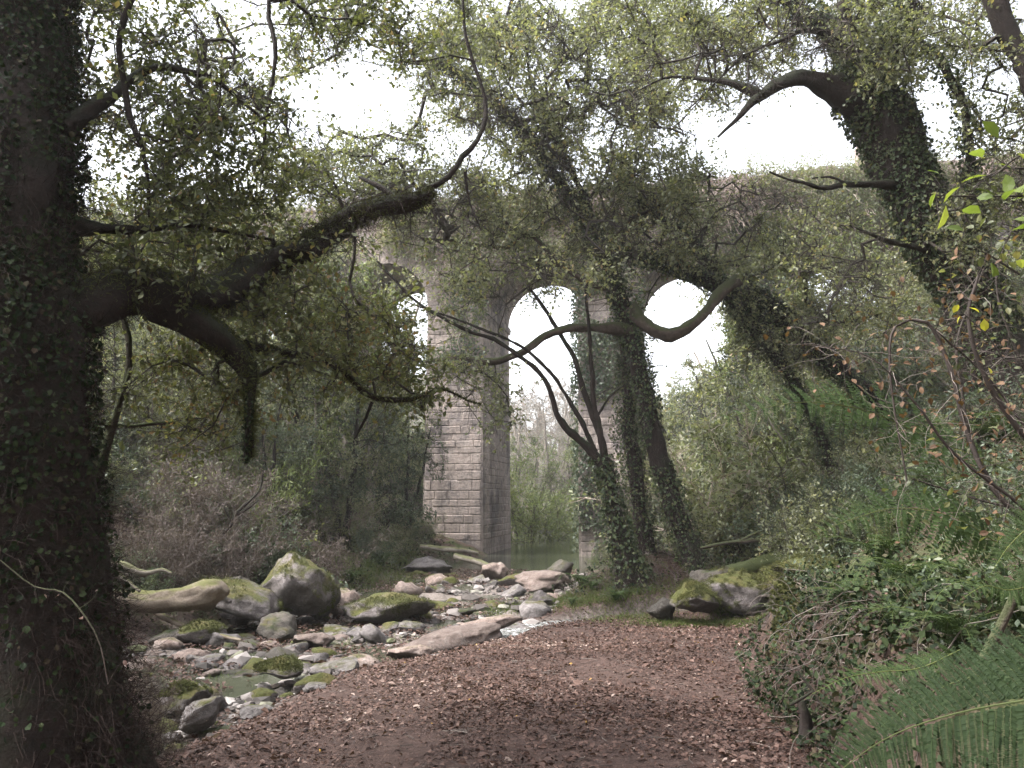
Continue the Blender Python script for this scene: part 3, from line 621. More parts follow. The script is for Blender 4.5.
# the middle clump on its mound
CY = 17.0
make_tree('leaning_oak', 'tall ivy-wrapped oak with a sinuous bare limb, leaning left from the mound beyond the path', 'tree',
    [[(708, 640, CY - .5, 21.9), (700, 590, CY - .3, 16.5), (688, 545, CY, 13.4), (668, 490, CY, 12.2), (652, 430, CY, 11.5), (642, 375, CY, 10.9), (628, 325, CY, 10.9), (612, 275, CY, 9.8), (592, 232, CY, 8.5), (562, 185, CY, 7.3), (532, 138, CY, 6.7), (500, 108, CY, 5.5), (465, 80, CY, 4.3), (435, 60, CY, 3.0)],
     [(600, 250, CY, 6.7), (582, 195, CY - .2, 5.5), (560, 150, CY - .4, 4.3), (542, 112, CY - .5, 3.7), (528, 75, CY - .6, 2.7), (522, 0, CY - .7, 2.4), (515, -60, CY - .8, 1.8)]],
    [[(628, 330, CY, 11), (602, 328, CY - .3, 7), (568, 328, CY - .6, 6), (545, 336, CY - .7, 6), (520, 353, CY - .8, 5.5), (490, 361, CY - .9, 6), (458, 358, CY - 1, 4.5), (425, 362, CY - 1, 2.5)],
     [(630, 310, CY, 12), (648, 328, CY - .2, 9), (670, 334, CY - .4, 9), (692, 324, CY - .5, 7), (708, 308, CY - .5, 6.5), (722, 290, CY - .4, 7), (738, 282, CY - .1, 8)],
     [(540, 110, CY - .5, 4), (552, 88, CY - .6, 3), (565, 62, CY - .6, 2), (590, 30, CY - .6, 1.5)],
     [(615, 290, CY, 6), (585, 280, CY - .3, 5), (555, 262, CY - .5, 4), (530, 235, CY - .6, 4), (505, 248, CY - .7, 4), (470, 243, CY - .8, 2.5), (420, 238, CY - 1, 1.5)],
     [(440, 62, CY, 4), (400, 60, CY - .3, 2.5), (350, 30, CY - .5, 1.5)]],
    [(560, 60, 150, 65, 14, 20, 210), (480, 150, 110, 60, 14, 19, 120), (520, 250, 120, 60, 14.5, 18.5, 130), (660, 60, 110, 70, 14, 19, 120), (420, 40, 120, 50, 13, 18, 80), (600, 150, 90, 70, 15, 19, 110), (470, 395, 50, 35, 15, 17, 16), (660, 200, 60, 50, 15, 18, 45), (440, 205, 60, 40, 15, 18, 75), (330, 170, 90, 40, 14, 18, 75), (250, 60, 60, 60, 12, 16, 30)],
    21, ('bark_dark', 'twig', 'oak', 'bark_smooth'), SKYH, dict(R_=.75, twigs=8, per=9, size=.088, trad=.005, asp=.58, clump=-.3), (0, 1), dict(dens=800, size=.065, out=.24), fuzz=((0, 260, .22, 'deadtwig'),), tipr=.010, step=.4, gn=.45, expo=.4)
make_tree('forked_tree', 'slim many-stemmed tree at the left foot of the mound, bare stems fanning leftwards', 'tree',
    [[(640, 640, 16.2, 24.0), (634, 590, 16.2, 19.2), (622, 545, 16.2, 12.0), (614, 500, 16.2, 8.8), (603, 455, 16.2, 7.2)],
     [(614, 500, 16.2, 7.2), (600, 440, 16.3, 5.2), (588, 400, 16.3, 4.4), (566, 345, 16.4, 4.0), (545, 310, 16.5, 3.2), (528, 285, 16.5, 2.4)]],
    [[(608, 480, 16.2, 7), (592, 450, 16.1, 5.5), (558, 420, 16, 5), (548, 385, 15.8, 4), (515, 352, 15.6, 3.5), (470, 330, 15.3, 3), (420, 305, 15, 2.5), (378, 262, 14.8, 1.5)],
     [(596, 452, 16.1, 4), (574, 410, 16, 3.5), (552, 375, 15.9, 3), (520, 345, 15.7, 2.5), (450, 318, 15.4, 2), (400, 300, 15.2, 1)],
     [(604, 455, 16.2, 5), (596, 415, 16.3, 4), (592, 370, 16.3, 3.5), (589, 330, 16.3, 3), (586, 280, 16.3, 2)], [(596, 420, 16.3, 2.5), (610, 395, 16.3, 2), (625, 385, 16.3, 1)]],
    [(490, 325, 80, 26, 14.8, 16.3, 12), (560, 300, 60, 30, 15.5, 17, 16), (600, 380, 25, 60, 16, 17, 10)], 22, ('bark_dark', 'twig', 'oak'), SKYH[2:4], dict(R_=.45, twigs=3, per=5, size=.08, trad=.005, asp=.6), (0,), dict(dens=650, size=.07, out=.34), fuzz=((0, 200, .2, 'deadtwig'),), tipr=.008, step=.35, gn=.4)
make_tree('ivy_smothered_trunk', 'upright trunk smothered in ivy between the forked tree and the leaning oak', 'tree',
    [[(662, 640, 17.6, 16.3), (655, 580, 17.6, 13.1), (645, 540, 17.6, 10.9), (636, 480, 17.6, 10.3), (628, 420, 17.6, 9.8), (625, 370, 17.6, 8.2), (622, 320, 17.6, 5.4)]], [[(622, 330, 17.6, 4.4), (612, 290, 17.8, 2.7), (606, 240, 18, 1.6)]],
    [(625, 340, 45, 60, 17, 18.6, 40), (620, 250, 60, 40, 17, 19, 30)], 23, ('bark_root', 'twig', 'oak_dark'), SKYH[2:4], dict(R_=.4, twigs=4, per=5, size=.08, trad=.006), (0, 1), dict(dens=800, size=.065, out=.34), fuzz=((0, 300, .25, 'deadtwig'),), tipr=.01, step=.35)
make_tree('slanting_oak', 'dark ivy-covered trunk slanting up leftwards from the bank beside the bracken', 'tree',
    [[(846, 540, 18.6, 15.8), (837, 490, 18.6, 10.8), (826, 450, 18.6, 7.9), (808, 408, 18.4, 7.6), (788, 372, 18.2, 7.9), (762, 335, 18, 8.6), (735, 302, 17.8, 9.4), (712, 268, 17.6, 7.9), (692, 240, 17.4, 5.8), (655, 215, 17.2, 4.7), (628, 188, 17, 3.6), (600, 150, 17, 1.8)]],
    [[(780, 350, 18, 14), (740, 300, 17.8, 13), (690, 272, 17.4, 10), (640, 258, 17.1, 7), (590, 243, 17, 4)], [(655, 215, 17.2, 4), (662, 190, 17.2, 3), (690, 178, 17.2, 2), (715, 175, 17.1, 1)], [(960, 470, 18.6, 14), (880, 405, 18.6, 11), (830, 362, 18.5, 12), (790, 322, 18.2, 12), (745, 292, 17.8, 10)]],
    [(700, 220, 90, 50, 16, 19, 90), (800, 290, 80, 50, 16.5, 20, 60), (790, 235, 75, 40, 15, 18, 34), (860, 300, 60, 40, 15, 18, 40), (780, 340, 60, 40, 17, 19, 40), (660, 150, 50, 30, 16, 18, 20)], 24, ('bark_dark', 'twig', 'oak'), [SKYH[1], (700, 320, 38, 38), (700, 370, 30, 30)], dict(R_=.7, twigs=8, per=9, size=.082, trad=.005, asp=.58, clump=-.3), (0, 1, 3), dict(dens=700, size=.065, out=.26), fuzz=((0, 160, .18, 'deadtwig'),), tipr=.010, step=.4, gn=.45)
# the big oak on the right
BY = 10.0
make_tree('big_oak', 'massive gnarled oak on the right bank spreading thick ivied limbs against the sky', 'tree',
    [[(1060, 640, BY, 50.2), (1030, 520, BY, 36.8), (1000, 400, BY, 32.1), (975, 310, BY, 28.1), (945, 245, BY, 25.4), (915, 195, BY, 23.4), (895, 150, BY, 25.4), (880, 118, BY, 26.8), (862, 92, BY, 22.7), (855, 60, BY, 14.7)]],
    [[(868, 100, BY, 24), (835, 88, BY - .1, 17), (805, 78, BY - .2, 11), (782, 84, BY - .3, 10), (758, 100, BY - .4, 8), (738, 118, BY - .5, 4), (717, 138, BY - .5, 2)],
     [(762, 97, BY - .4, 7), (735, 84, BY - .3, 6), (705, 78, BY - .1, 4), (672, 78, BY, 2.5), (640, 90, BY, 1.2)],
     [(862, 85, BY, 20), (845, 45, BY + .2, 15), (815, 20, BY + .3, 11), (785, 0, BY + .4, 9), (740, -40, BY + .5, 6)],
     [(868, 85, BY, 22), (885, 50, BY, 16), (900, 20, BY, 13), (915, -40, BY, 10), (920, -120, BY, 6)],
     [(860, 70, BY, 16), (850, 30, BY - .2, 12), (845, -30, BY - .3, 8)],
     [(885, 60, BY, 10), (905, 42, BY - .1, 8), (928, 45, BY - .2, 7), (947, 75, BY - .2, 7), (962, 105, BY - .2, 7), (970, 150, BY - .2, 7), (974, 190, BY - .2, 7), (980, 240, BY - .1, 6)],
     [(905, 188, BY, 9), (880, 184, BY - .3, 6), (850, 183, BY - .5, 5), (825, 188, BY - .6, 4.5), (805, 182, BY - .7, 3), (772, 172, BY - .8, 1.5)], [(845, 183, BY - .5, 3), (830, 176, BY - .6, 2), (812, 177, BY - .6, 1)],
     [(940, 255, BY, 8), (915, 250, BY - .3, 5), (890, 245, BY - .4, 4), (868, 236, BY - .6, 3), (848, 224, BY - .7, 1.5)],
     [(985, -30, BY - 1, 12), (1000, 20, BY - 1, 11), (1020, 60, BY - 1, 12), (1050, 130, BY - 1, 14)],
     [(862, 52, BY, 8), (820, 30, BY - .4, 5), (780, 40, BY - .6, 3), (730, 70, BY - .8, 2), (690, 110, BY - .9, 1)]],
    [(800, 20, 130, 50, 8.5, 12, 120), (930, 30, 100, 60, 8.5, 12, 90), (720, 60, 80, 45, 8.5, 11.5, 50), (1000, 110, 60, 90, 8, 11, 50), (650, 20, 70, 45, 9, 12, 30), (880, 60, 60, 40, 9, 11, 30), (980, 230, 60, 60, 8.5, 10.5, 45), (840, 250, 50, 40, 9, 10.5, 22)],
    31, ('bark_dark', 'twig', 'oak'), [(775, 135, 90, 34), (935, 125, 25, 55)], dict(R_=.5, twigs=8, per=9, size=.058, trad=.0035, asp=.58, clump=-.3), (0, 3, 4, 6), dict(dens=1500, size=.05, out=.2), fuzz=((0, 400, .12, 'deadtwig'),), tipr=.007, step=.28, gn=.5)
# ------------------------------------------------------------------ rocks
def rock_mesh(seed, mat, flat=1.0, sub=4, ang=.5):
    import bmesh
    bm = bmesh.new(); bmesh.ops.create_icosphere(bm, subdivisions=sub, radius=1); rg = np.random.default_rng(seed)
    v = np.array([x.co[:] for x in bm.verts]); 
    for k in range(14):                                  # broken planes
        n = nrm(rg.normal(0, 1, 3)); d = rg.uniform(.5, .82); q = v @ n; v = v - np.maximum(q - d, 0)[:, None] * n * ang * 1.6
    v = v * (1 + .12 * fbm(v * 1.6 + seed, 3, seed)[:, None] + .10 * fbm(v * 4 + seed, 5, seed + 3)[:, None]); v[:, 2] *= flat
    for x, c in zip(bm.verts, v): x.co = c
    me = bpy.data.meshes.new('rock'); bm.to_mesh(me); bm.free(); me.materials.append(mat)
    me.polygons.foreach_set('use_smooth', np.full(len(me.polygons), True)); return me
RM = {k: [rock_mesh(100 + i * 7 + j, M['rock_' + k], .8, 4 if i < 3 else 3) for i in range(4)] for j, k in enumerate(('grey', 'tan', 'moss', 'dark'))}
def rock(px, Y, wpx, hpx, kind, label, name='rock', dep=.9, rz=0.0, sink=.25, group=None, i=0, tilt=(0, 0), cat='rock', py=None):
    x = P(px, 500, Y)[0]; w = wpx * Y / 800 / 2; h = hpx * Y / 800 / 2
    me = RM[kind][i % 4]; o = bpy.data.objects.new(name, me); COL.objects.link(o)
    z = (P(px, py, Y)[2] if py else Hs(x, Y) + h * (1 - 2 * sink))
    o.location = (x, Y, z); o.scale = (w, w * dep, h * 1.2); o.rotation_euler = (tilt[0], tilt[1], rz)
    if kind == 'moss':
        rgm = np.random.default_rng(int(px)); nv = len(me.vertices); co = np.zeros(nv * 3); me.vertices.foreach_get('co', co); co = co.reshape(-1, 3); no = np.zeros(nv * 3); me.vertices.foreach_get('normal', no); no = no.reshape(-1, 3)
        mw = np.array(o.matrix_basis); sc_ = np.array(o.scale); Rm = mw[:3, :3]; wn = nrm((no / sc_) @ np.array(o.rotation_euler.to_matrix()).T); wp = co @ Rm.T
        k = (wn[:, 2] * .5 + fbm((wp + np.array(o.location)) * 1.8, 3, 5) > (.28 if px < 600 else -.12)); idx = np.nonzero(k)[0]
        if len(idx):
            N = 3200 if px < 600 else 7000; i_ = idx[rgm.integers(0, len(idx), N)]; p0 = wp[i_] + rgm.normal(0, .5 * w / 18, (N, 3)); poly = strands(p0, wn[i_] + rgm.normal(0, .5, (N, 3)), .03 * rgm.uniform(.4, 1.3, N), None, 2, .4, .2, rgm)
            inv = np.linalg.inv(Rm); mb = MB(); strand_tubes(mb, poly, .0045, 3, .4, np.clip(.35 + .5 * vnoise(p0 * 6, 2) + rgm.normal(0, .15, N), 0, 1)); mb.v = [v @ inv.T for v in mb.v]; mb.obj('moss', M['moss'], o)
    return tag(o, label, cat, group)
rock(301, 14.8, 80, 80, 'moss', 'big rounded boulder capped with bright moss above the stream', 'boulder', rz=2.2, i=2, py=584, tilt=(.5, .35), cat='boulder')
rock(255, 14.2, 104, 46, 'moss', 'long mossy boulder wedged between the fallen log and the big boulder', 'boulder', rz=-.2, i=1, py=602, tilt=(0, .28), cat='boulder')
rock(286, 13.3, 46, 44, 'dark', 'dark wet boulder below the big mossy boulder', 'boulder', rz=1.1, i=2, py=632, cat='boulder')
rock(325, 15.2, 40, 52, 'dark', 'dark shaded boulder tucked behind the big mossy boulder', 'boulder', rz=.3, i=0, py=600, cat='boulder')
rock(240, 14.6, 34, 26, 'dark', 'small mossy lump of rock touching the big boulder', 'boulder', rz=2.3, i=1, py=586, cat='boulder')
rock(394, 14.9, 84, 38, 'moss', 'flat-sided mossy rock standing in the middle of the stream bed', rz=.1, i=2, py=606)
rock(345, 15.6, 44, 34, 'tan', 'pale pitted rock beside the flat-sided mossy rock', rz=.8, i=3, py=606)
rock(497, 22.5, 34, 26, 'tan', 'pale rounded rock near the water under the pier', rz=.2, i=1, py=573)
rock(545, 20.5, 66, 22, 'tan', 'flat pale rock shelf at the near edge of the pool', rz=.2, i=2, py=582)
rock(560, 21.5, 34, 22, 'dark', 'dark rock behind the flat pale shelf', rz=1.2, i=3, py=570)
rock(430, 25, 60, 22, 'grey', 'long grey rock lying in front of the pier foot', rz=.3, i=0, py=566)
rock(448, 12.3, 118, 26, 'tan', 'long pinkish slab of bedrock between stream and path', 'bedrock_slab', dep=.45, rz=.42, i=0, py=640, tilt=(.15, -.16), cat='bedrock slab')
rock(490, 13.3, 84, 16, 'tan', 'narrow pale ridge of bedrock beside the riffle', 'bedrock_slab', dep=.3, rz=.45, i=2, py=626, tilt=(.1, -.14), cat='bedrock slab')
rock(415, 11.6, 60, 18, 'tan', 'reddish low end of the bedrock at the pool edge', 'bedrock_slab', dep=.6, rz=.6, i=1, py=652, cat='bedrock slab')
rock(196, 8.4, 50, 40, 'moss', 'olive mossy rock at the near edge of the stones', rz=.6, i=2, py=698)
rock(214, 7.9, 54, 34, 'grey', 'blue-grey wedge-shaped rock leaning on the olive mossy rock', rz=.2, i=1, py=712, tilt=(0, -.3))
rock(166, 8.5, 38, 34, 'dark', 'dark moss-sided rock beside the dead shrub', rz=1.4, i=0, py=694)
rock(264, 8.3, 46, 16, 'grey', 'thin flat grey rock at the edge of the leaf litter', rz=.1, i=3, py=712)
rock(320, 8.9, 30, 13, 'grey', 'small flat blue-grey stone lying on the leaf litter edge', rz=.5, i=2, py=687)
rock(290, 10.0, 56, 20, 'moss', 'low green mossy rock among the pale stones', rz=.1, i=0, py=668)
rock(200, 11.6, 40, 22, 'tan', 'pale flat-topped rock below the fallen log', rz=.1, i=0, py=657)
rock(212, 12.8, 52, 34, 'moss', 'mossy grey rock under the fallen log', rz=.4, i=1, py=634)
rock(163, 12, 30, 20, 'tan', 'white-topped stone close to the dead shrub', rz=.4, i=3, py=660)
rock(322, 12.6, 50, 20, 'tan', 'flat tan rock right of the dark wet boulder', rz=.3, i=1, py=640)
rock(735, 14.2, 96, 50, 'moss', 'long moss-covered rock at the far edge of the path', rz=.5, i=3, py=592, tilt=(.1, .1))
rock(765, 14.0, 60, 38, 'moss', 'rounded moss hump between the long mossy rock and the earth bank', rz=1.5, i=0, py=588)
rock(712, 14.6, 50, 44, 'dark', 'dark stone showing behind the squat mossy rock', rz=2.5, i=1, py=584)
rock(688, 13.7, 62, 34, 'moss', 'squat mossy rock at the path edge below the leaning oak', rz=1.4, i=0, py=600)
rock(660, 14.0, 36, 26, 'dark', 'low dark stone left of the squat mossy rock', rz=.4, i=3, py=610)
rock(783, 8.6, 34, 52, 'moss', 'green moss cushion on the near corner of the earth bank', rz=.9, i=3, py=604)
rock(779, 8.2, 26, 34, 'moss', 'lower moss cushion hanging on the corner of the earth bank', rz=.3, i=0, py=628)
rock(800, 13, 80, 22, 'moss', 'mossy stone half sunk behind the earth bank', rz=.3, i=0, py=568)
# the many stones of the bed: one object each
rg = np.random.default_rng(77); n_ = 0; kinds = ['grey', 'tan', 'moss', 'grey', 'moss', 'dark']
LB = {'grey': 'rounded grey stone among the stones of the stream bed', 'tan': 'pale tan stone among the stones of the stream bed', 'moss': 'moss-topped stone among the stones of the stream bed', 'dark': 'dark wet stone among the stones of the stream bed'}
FAR = {'grey': 'small grey stone in the rubble before the pier', 'tan': 'small pale stone in the rubble before the pier', 'moss': 'small mossy stone in the rubble before the pier', 'dark': 'small dark stone in the rubble before the pier'}
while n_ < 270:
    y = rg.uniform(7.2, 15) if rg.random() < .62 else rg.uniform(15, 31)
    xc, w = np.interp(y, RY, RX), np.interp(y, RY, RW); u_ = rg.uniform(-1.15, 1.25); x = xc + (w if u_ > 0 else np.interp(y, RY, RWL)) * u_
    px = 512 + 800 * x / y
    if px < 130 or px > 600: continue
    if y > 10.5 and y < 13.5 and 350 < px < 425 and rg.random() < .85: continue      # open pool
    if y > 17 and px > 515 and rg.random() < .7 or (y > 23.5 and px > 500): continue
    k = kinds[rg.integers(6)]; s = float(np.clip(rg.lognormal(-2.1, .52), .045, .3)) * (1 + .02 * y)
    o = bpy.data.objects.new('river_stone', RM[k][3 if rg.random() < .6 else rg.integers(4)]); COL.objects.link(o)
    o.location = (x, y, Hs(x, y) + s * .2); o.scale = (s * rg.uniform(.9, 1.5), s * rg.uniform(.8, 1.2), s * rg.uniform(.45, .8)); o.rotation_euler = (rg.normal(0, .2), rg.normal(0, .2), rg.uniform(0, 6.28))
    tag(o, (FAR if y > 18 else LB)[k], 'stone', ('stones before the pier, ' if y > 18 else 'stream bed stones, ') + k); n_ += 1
def gravel():
    rg = np.random.default_rng(3); N = 10000; y = rg.uniform(6.5, 32, N); xc = np.interp(y, RY, RX); w = np.interp(y, RY, RW); u_ = rg.uniform(-1.1, 1.3, N); x = xc + np.where(u_ > 0, w, np.interp(y, RY, RWL)) * u_
    k_ = ~((y > 23) & (512 + 800 * x / y > 503)) & (n2(x, y, 1.2, 51) > -.3); x, y, xc, w = x[k_], y[k_], xc[k_], w[k_]; N = len(x); s = rg.lognormal(-3.35, .45, N) * (1 + .02 * y); z = H(x, y) + s * .25
    t = (1 + 5 ** .5) / 2; ico = nrm(np.array([(-1, t, 0), (1, t, 0), (-1, -t, 0), (1, -t, 0), (0, -1, t), (0, 1, t), (0, -1, -t), (0, 1, -t), (t, 0, -1), (t, 0, 1), (-t, 0, -1), (-t, 0, 1)], float))
    F = np.array([(0, 11, 5), (0, 5, 1), (0, 1, 7), (0, 7, 10), (0, 10, 11), (1, 5, 9), (5, 11, 4), (11, 10, 2), (10, 7, 6), (7, 1, 8), (3, 9, 4), (3, 4, 2), (3, 2, 6), (3, 6, 8), (3, 8, 9), (4, 9, 5), (2, 4, 11), (6, 2, 10), (8, 6, 7), (9, 8, 1)])
    v = ico[None] * (1 + rg.normal(0, .16, (N, 12, 1))) * (s[:, None] * np.stack([rg.uniform(.8, 1.5, N), rg.uniform(.8, 1.3, N), rg.uniform(.4, .8, N)], -1))[:, None]
    a = rg.uniform(0, 6.28, N); c, d = np.cos(a)[:, None], np.sin(a)[:, None]; v = np.stack([v[..., 0] * c - v[..., 1] * d, v[..., 0] * d + v[..., 1] * c, v[..., 2]], -1) + np.stack([x, y, z], -1)[:, None]
    mb = MB(); mb.add(v, (np.arange(N)[:, None, None] * 12 + F[None]).reshape(-1, 3), np.repeat(rg.random(N), 20))
    m = leaf_mat('pebble', [(0, (.03, .026, .023)), (.4, (.075, .063, .057)), (.7, (.14, .12, .112)), (.9, (.27, .245, .23)), (1, (.07, .08, .025))], 0, .75)
    tag(mb.obj('gravel', m), kind='stuff')
gravel()

# ------------------------------------------------------------------ fallen wood
def log(name, label, seq, mat, parts=(), seed=1, cat='log', sides=18, rough=.42):
    p, r = spline(*pxl(seq), step=.08, wob=.02, seed=seed); root = thing(name, label, cat, p[0]); mb = MB(); tube(mb, p - p[0], r, sides, rough, seed); mb.obj('trunk', M[mat], root, True)
    for q in parts:
        a, b = spline(*pxl(q), step=.06, wob=.02, seed=seed + 5); mb = MB(); tube(mb, a - p[0], b, 7, .15, seed); mb.obj('branch', M[mat], root, True)
    return root
log('fallen_log', 'thick pale fallen log with a broken end lying on the left bank stones', [(60, 588, 12.6, 6), (100, 598, 12.7, 8), (140, 603, 12.8, 9), (175, 600, 12.9, 9), (205, 592, 13.0, 12), (219, 590, 13.1, 10), (227, 593, 13.1, 4)], 'log', [[(150, 603, 13.2, 4), (165, 618, 13.0, 3), (200, 632, 12.6, 2), (240, 640, 12.4, 1.5)]], 3)
log('dead_branch', 'thin whitish dead branch arching above the fallen log', [(90, 562, 12.6, 3), (120, 565, 12.6, 4), (145, 573, 12.6, 2.5), (162, 570, 12.6, 2), (172, 574, 12.6, 1.5)], 'bark_pale', [[(95, 566, 12.6, 2.5), (118, 574, 12.6, 2), (140, 590, 12.5, 1.5)]], 4, 'branch', 8)
log('driftwood_branch', 'pale driftwood branch lying across the rocks before the pier', [(420, 546, 25, 2), (440, 549, 25, 2.5), (465, 551, 25, 2.5), (478, 553, 25, 1.5)], 'bark_pale', [[(455, 556, 24, 3), (480, 563, 23.5, 3), (500, 572, 23, 2.5)]], 5, 'branch', 8)
log('bare_sapling', 'small bare dark sapling leaning right in front of the left bank shrubs', [(215, 540, 16, 2), (228, 528, 16, 2), (238, 512, 16, 1.8), (258, 492, 16, 1.2), (264, 470, 16, .8)], 'bark_dark', [[(236, 515, 16, 1.6), (248, 508, 16, 1.2), (258, 500, 16, .6)], [(232, 522, 16, 1.4), (222, 505, 16, 1), (205, 498, 16, .5)]], 6, 'sapling', 6)
log('mossy_log', 'moss-covered rotting log lying along the top of the path edge', [(720, 580, 15, 8), (760, 566, 15.5, 9), (800, 560, 15.8, 8), (845, 556, 16, 7)], 'bark_moss', (), 8)
log('fallen_branch', 'brown fallen branch lying on the bank below the bracken', [(700, 548, 15.6, 1.5), (740, 541, 15.8, 2), (790, 538, 16, 2.2), (835, 545, 16.2, 1.5)], 'bark_smooth', [[(740, 541, 15.8, 1.4), (775, 525, 16, 1)]], 9, 'branch', 7)
log('root_stub', 'short dead stub poking from the foot of the earth bank', [(806, 735, 5.6, 6), (806, 715, 5.6, 5), (804, 700, 5.6, 3)], 'bark_dark', [[(790, 705, 5.55, 1.5), (800, 698, 5.55, 1.5), (812, 690, 5.55, 1)], [(798, 672, 5.6, 1.4), (812, 690, 5.55, 1.4), (822, 706, 5.5, 1.2)]], 10, 'stub', 8)
log('leaning_stick', 'bare reddish stick leaning out of the fern bank near the right edge', [(965, 700, 3.6, 4), (985, 655, 3.6, 5), (1005, 610, 3.6, 4.5), (1022, 570, 3.6, 4)], 'bark_smooth', (), 11, 'stick', 8)

# ------------------------------------------------------------------ ferns
def frond(mb, pts, nvec, Wd, n=24, pin=12, rw=.004, droop=.25, rg=rng, full=True):
    """bipinnate fern frond along a spline; nvec = blade normal"""
    p, rr = spline(pts, np.linspace(1, .25, len(pts)) * rw, step=np.linalg.norm(np.diff(np.asarray(pts), axis=0), axis=1).sum() / 26); tube(mb, p, rr, 5, cap=False, r=.97)
    t = np.linspace(.1, .985, n); idx = t * (len(p) - 1); i = idx.astype(int); f = (idx - i)[:, None]; i2 = np.minimum(i + 1, len(p) - 1)
    c = p[i] * (1 - f) + p[i2] * f; T = nrm(np.gradient(p, axis=0))[i]; N_ = nrm(nvec - T * (T @ nvec)[:, None]); Sd = np.cross(T, N_)
    prof = np.minimum(1, t / .22) ** .7 * (1 - t) ** .72 * 1.15; Lp = Wd * prof * rg.uniform(.82, 1.1, n)
    for sg in (1, -1):
        D = nrm(Sd * sg + T * rg.normal(.38, .05, (n, 1)) + N_ * rg.normal(0, .14, (n, 1))); u = np.linspace(.06, 1, pin)
        q = c[:, None] + D[:, None] * (Lp[:, None] * u)[..., None] - N_[:, None] * (droop * Lp[:, None] * u ** 2)[..., None] * .5
        tt = nrm(np.gradient(q, axis=1)); nn = np.broadcast_to(N_[:, None], q.shape); ss = nrm(np.cross(tt, nn))
        strand_tubes(mb, q, rw * .35, 3, .4, np.full(n, .8)); gap = rg.random(n) > .04; Lp = np.where(gap, Lp, Lp * .4)
        lw = (Lp[:, None] / pin * (2.1 if full else 2.4) * (1.05 - .8 * u)) + Lp[:, None] * .03
        for s2 in (1, -1):
            ax = (ss * s2 * .9 + tt * .45 - nn * .12).reshape(-1, 3); ax = ax + rg.normal(0, .06, ax.shape)
            leaves(mb, q.reshape(-1, 3), ax, (lw * 1.15).ravel(), up=nn.reshape(-1, 3) + rg.normal(0, .2, ax.shape), asp=.46, fold=.1, r=np.clip(np.repeat(.35 + .2 * rg.random(n), pin) + rg.normal(0, .08, n * pin), 0, .93), rg=rg)
def fern_proto(seed, label, nf=8, L=.8, mat='fern'):
    rg = np.random.default_rng(seed); root = thing('fern', label, 'fern', (0, 0, 0))
    for k in range(nf):
        a = k / nf * 2 * PI + rg.uniform(-.3, .3); l = L * rg.uniform(.75, 1.15); e = rg.uniform(.7, 1.15); d = A(math.cos(a), math.sin(a), 0)
        pts = [A(0, 0, -.05), d * l * .22 * math.cos(e) + A(0, 0, l * .28), d * l * .5 + A(0, 0, l * .45 * e), d * l * .78 + A(0, 0, l * .42 * e), d * l + A(0, 0, l * .22 * e)]
        mb = MB(); frond(mb, pts, A(0, 0, 1) + d * .3, l * .2, 20, 8, .004, .2, rg); mb.obj('frond', M[mat], root)
    return root
FP = [fern_proto(1, 'x'), fern_proto(2, 'x', 6, .95), fern_proto(3, 'x', 9, .65), fern_proto(4, 'x', 6, .8, 'fern_old')]
used_f = set()
def fern(i, x, y, s, label, group, rz=0, dz=0, tilt=(0, 0)):
    o = FP[i] if i not in used_f else copy_tree(FP[i]); used_f.add(i); o.location = (x, y, Hs(x, y) + dz); o.scale = (s, s, s); o.rotation_euler = (*tilt, rz); tag(o, label, 'fern', group); return o
def px2x(px, Y): return (px - 512) / 800 * Y / .99
rg = np.random.default_rng(41)
for k, (px, Y, s) in enumerate([(840, 7.0, .7), (900, 6.2, .8), (960, 5.6, .8), (1010, 6.6, .9), (870, 8.8, .9), (930, 9.0, 1), (990, 9.5, 1), (1020, 8.2, .9), (880, 5.5, .6), (940, 4.6, .7), (1010, 4.4, .8), (830, 10.5, 1), (900, 11.5, 1.1), (960, 12, 1.1), (780, 12.5, .9), (800, 14.5, 1), (850, 15, 1.1), (760, 16, 1), (730, 18, 1), (900, 15, 1.1), (700, 21, 1.1), (940, 14, 1.1), (1010, 12.5, 1.2), (980, 7.4, .8), (1000, 10.8, 1.0)]):
    fern(k % 3 if k % 9 != 8 or Y < 8 else 3, px2x(px, Y), Y, s, ('brown withered fern among green ones on the right bank' if k % 9 == 8 and Y >= 8 else 'green fern growing on the ' + ('steep near bank' if Y < 8 else 'upper bank' if Y < 13 else 'far slope')),
         'ferns on the right bank, ' + ('withered' if k % 9 == 8 else 'near' if Y < 8 else 'middle' if Y < 13 else 'far'), rg.uniform(0, 6), .0)
for k, (px, Y, s) in enumerate([(320, 19, 1.1), (290, 18, 1), (355, 21, 1.2), (385, 24, 1.2), (250, 18, 1), (345, 17.3, .9), (590, 16.5, .7), (580, 17.2, .8), (570, 15.9, .5), (612, 15.6, .6)]):
    fern(k % 3, px2x(px, Y), Y, s, 'fern on the left bank behind the boulders' if px < 500 else 'small bright fern at the water edge below the mound', 'ferns on the left bank' if px < 500 else 'ferns below the mound', rg.uniform(0, 6))
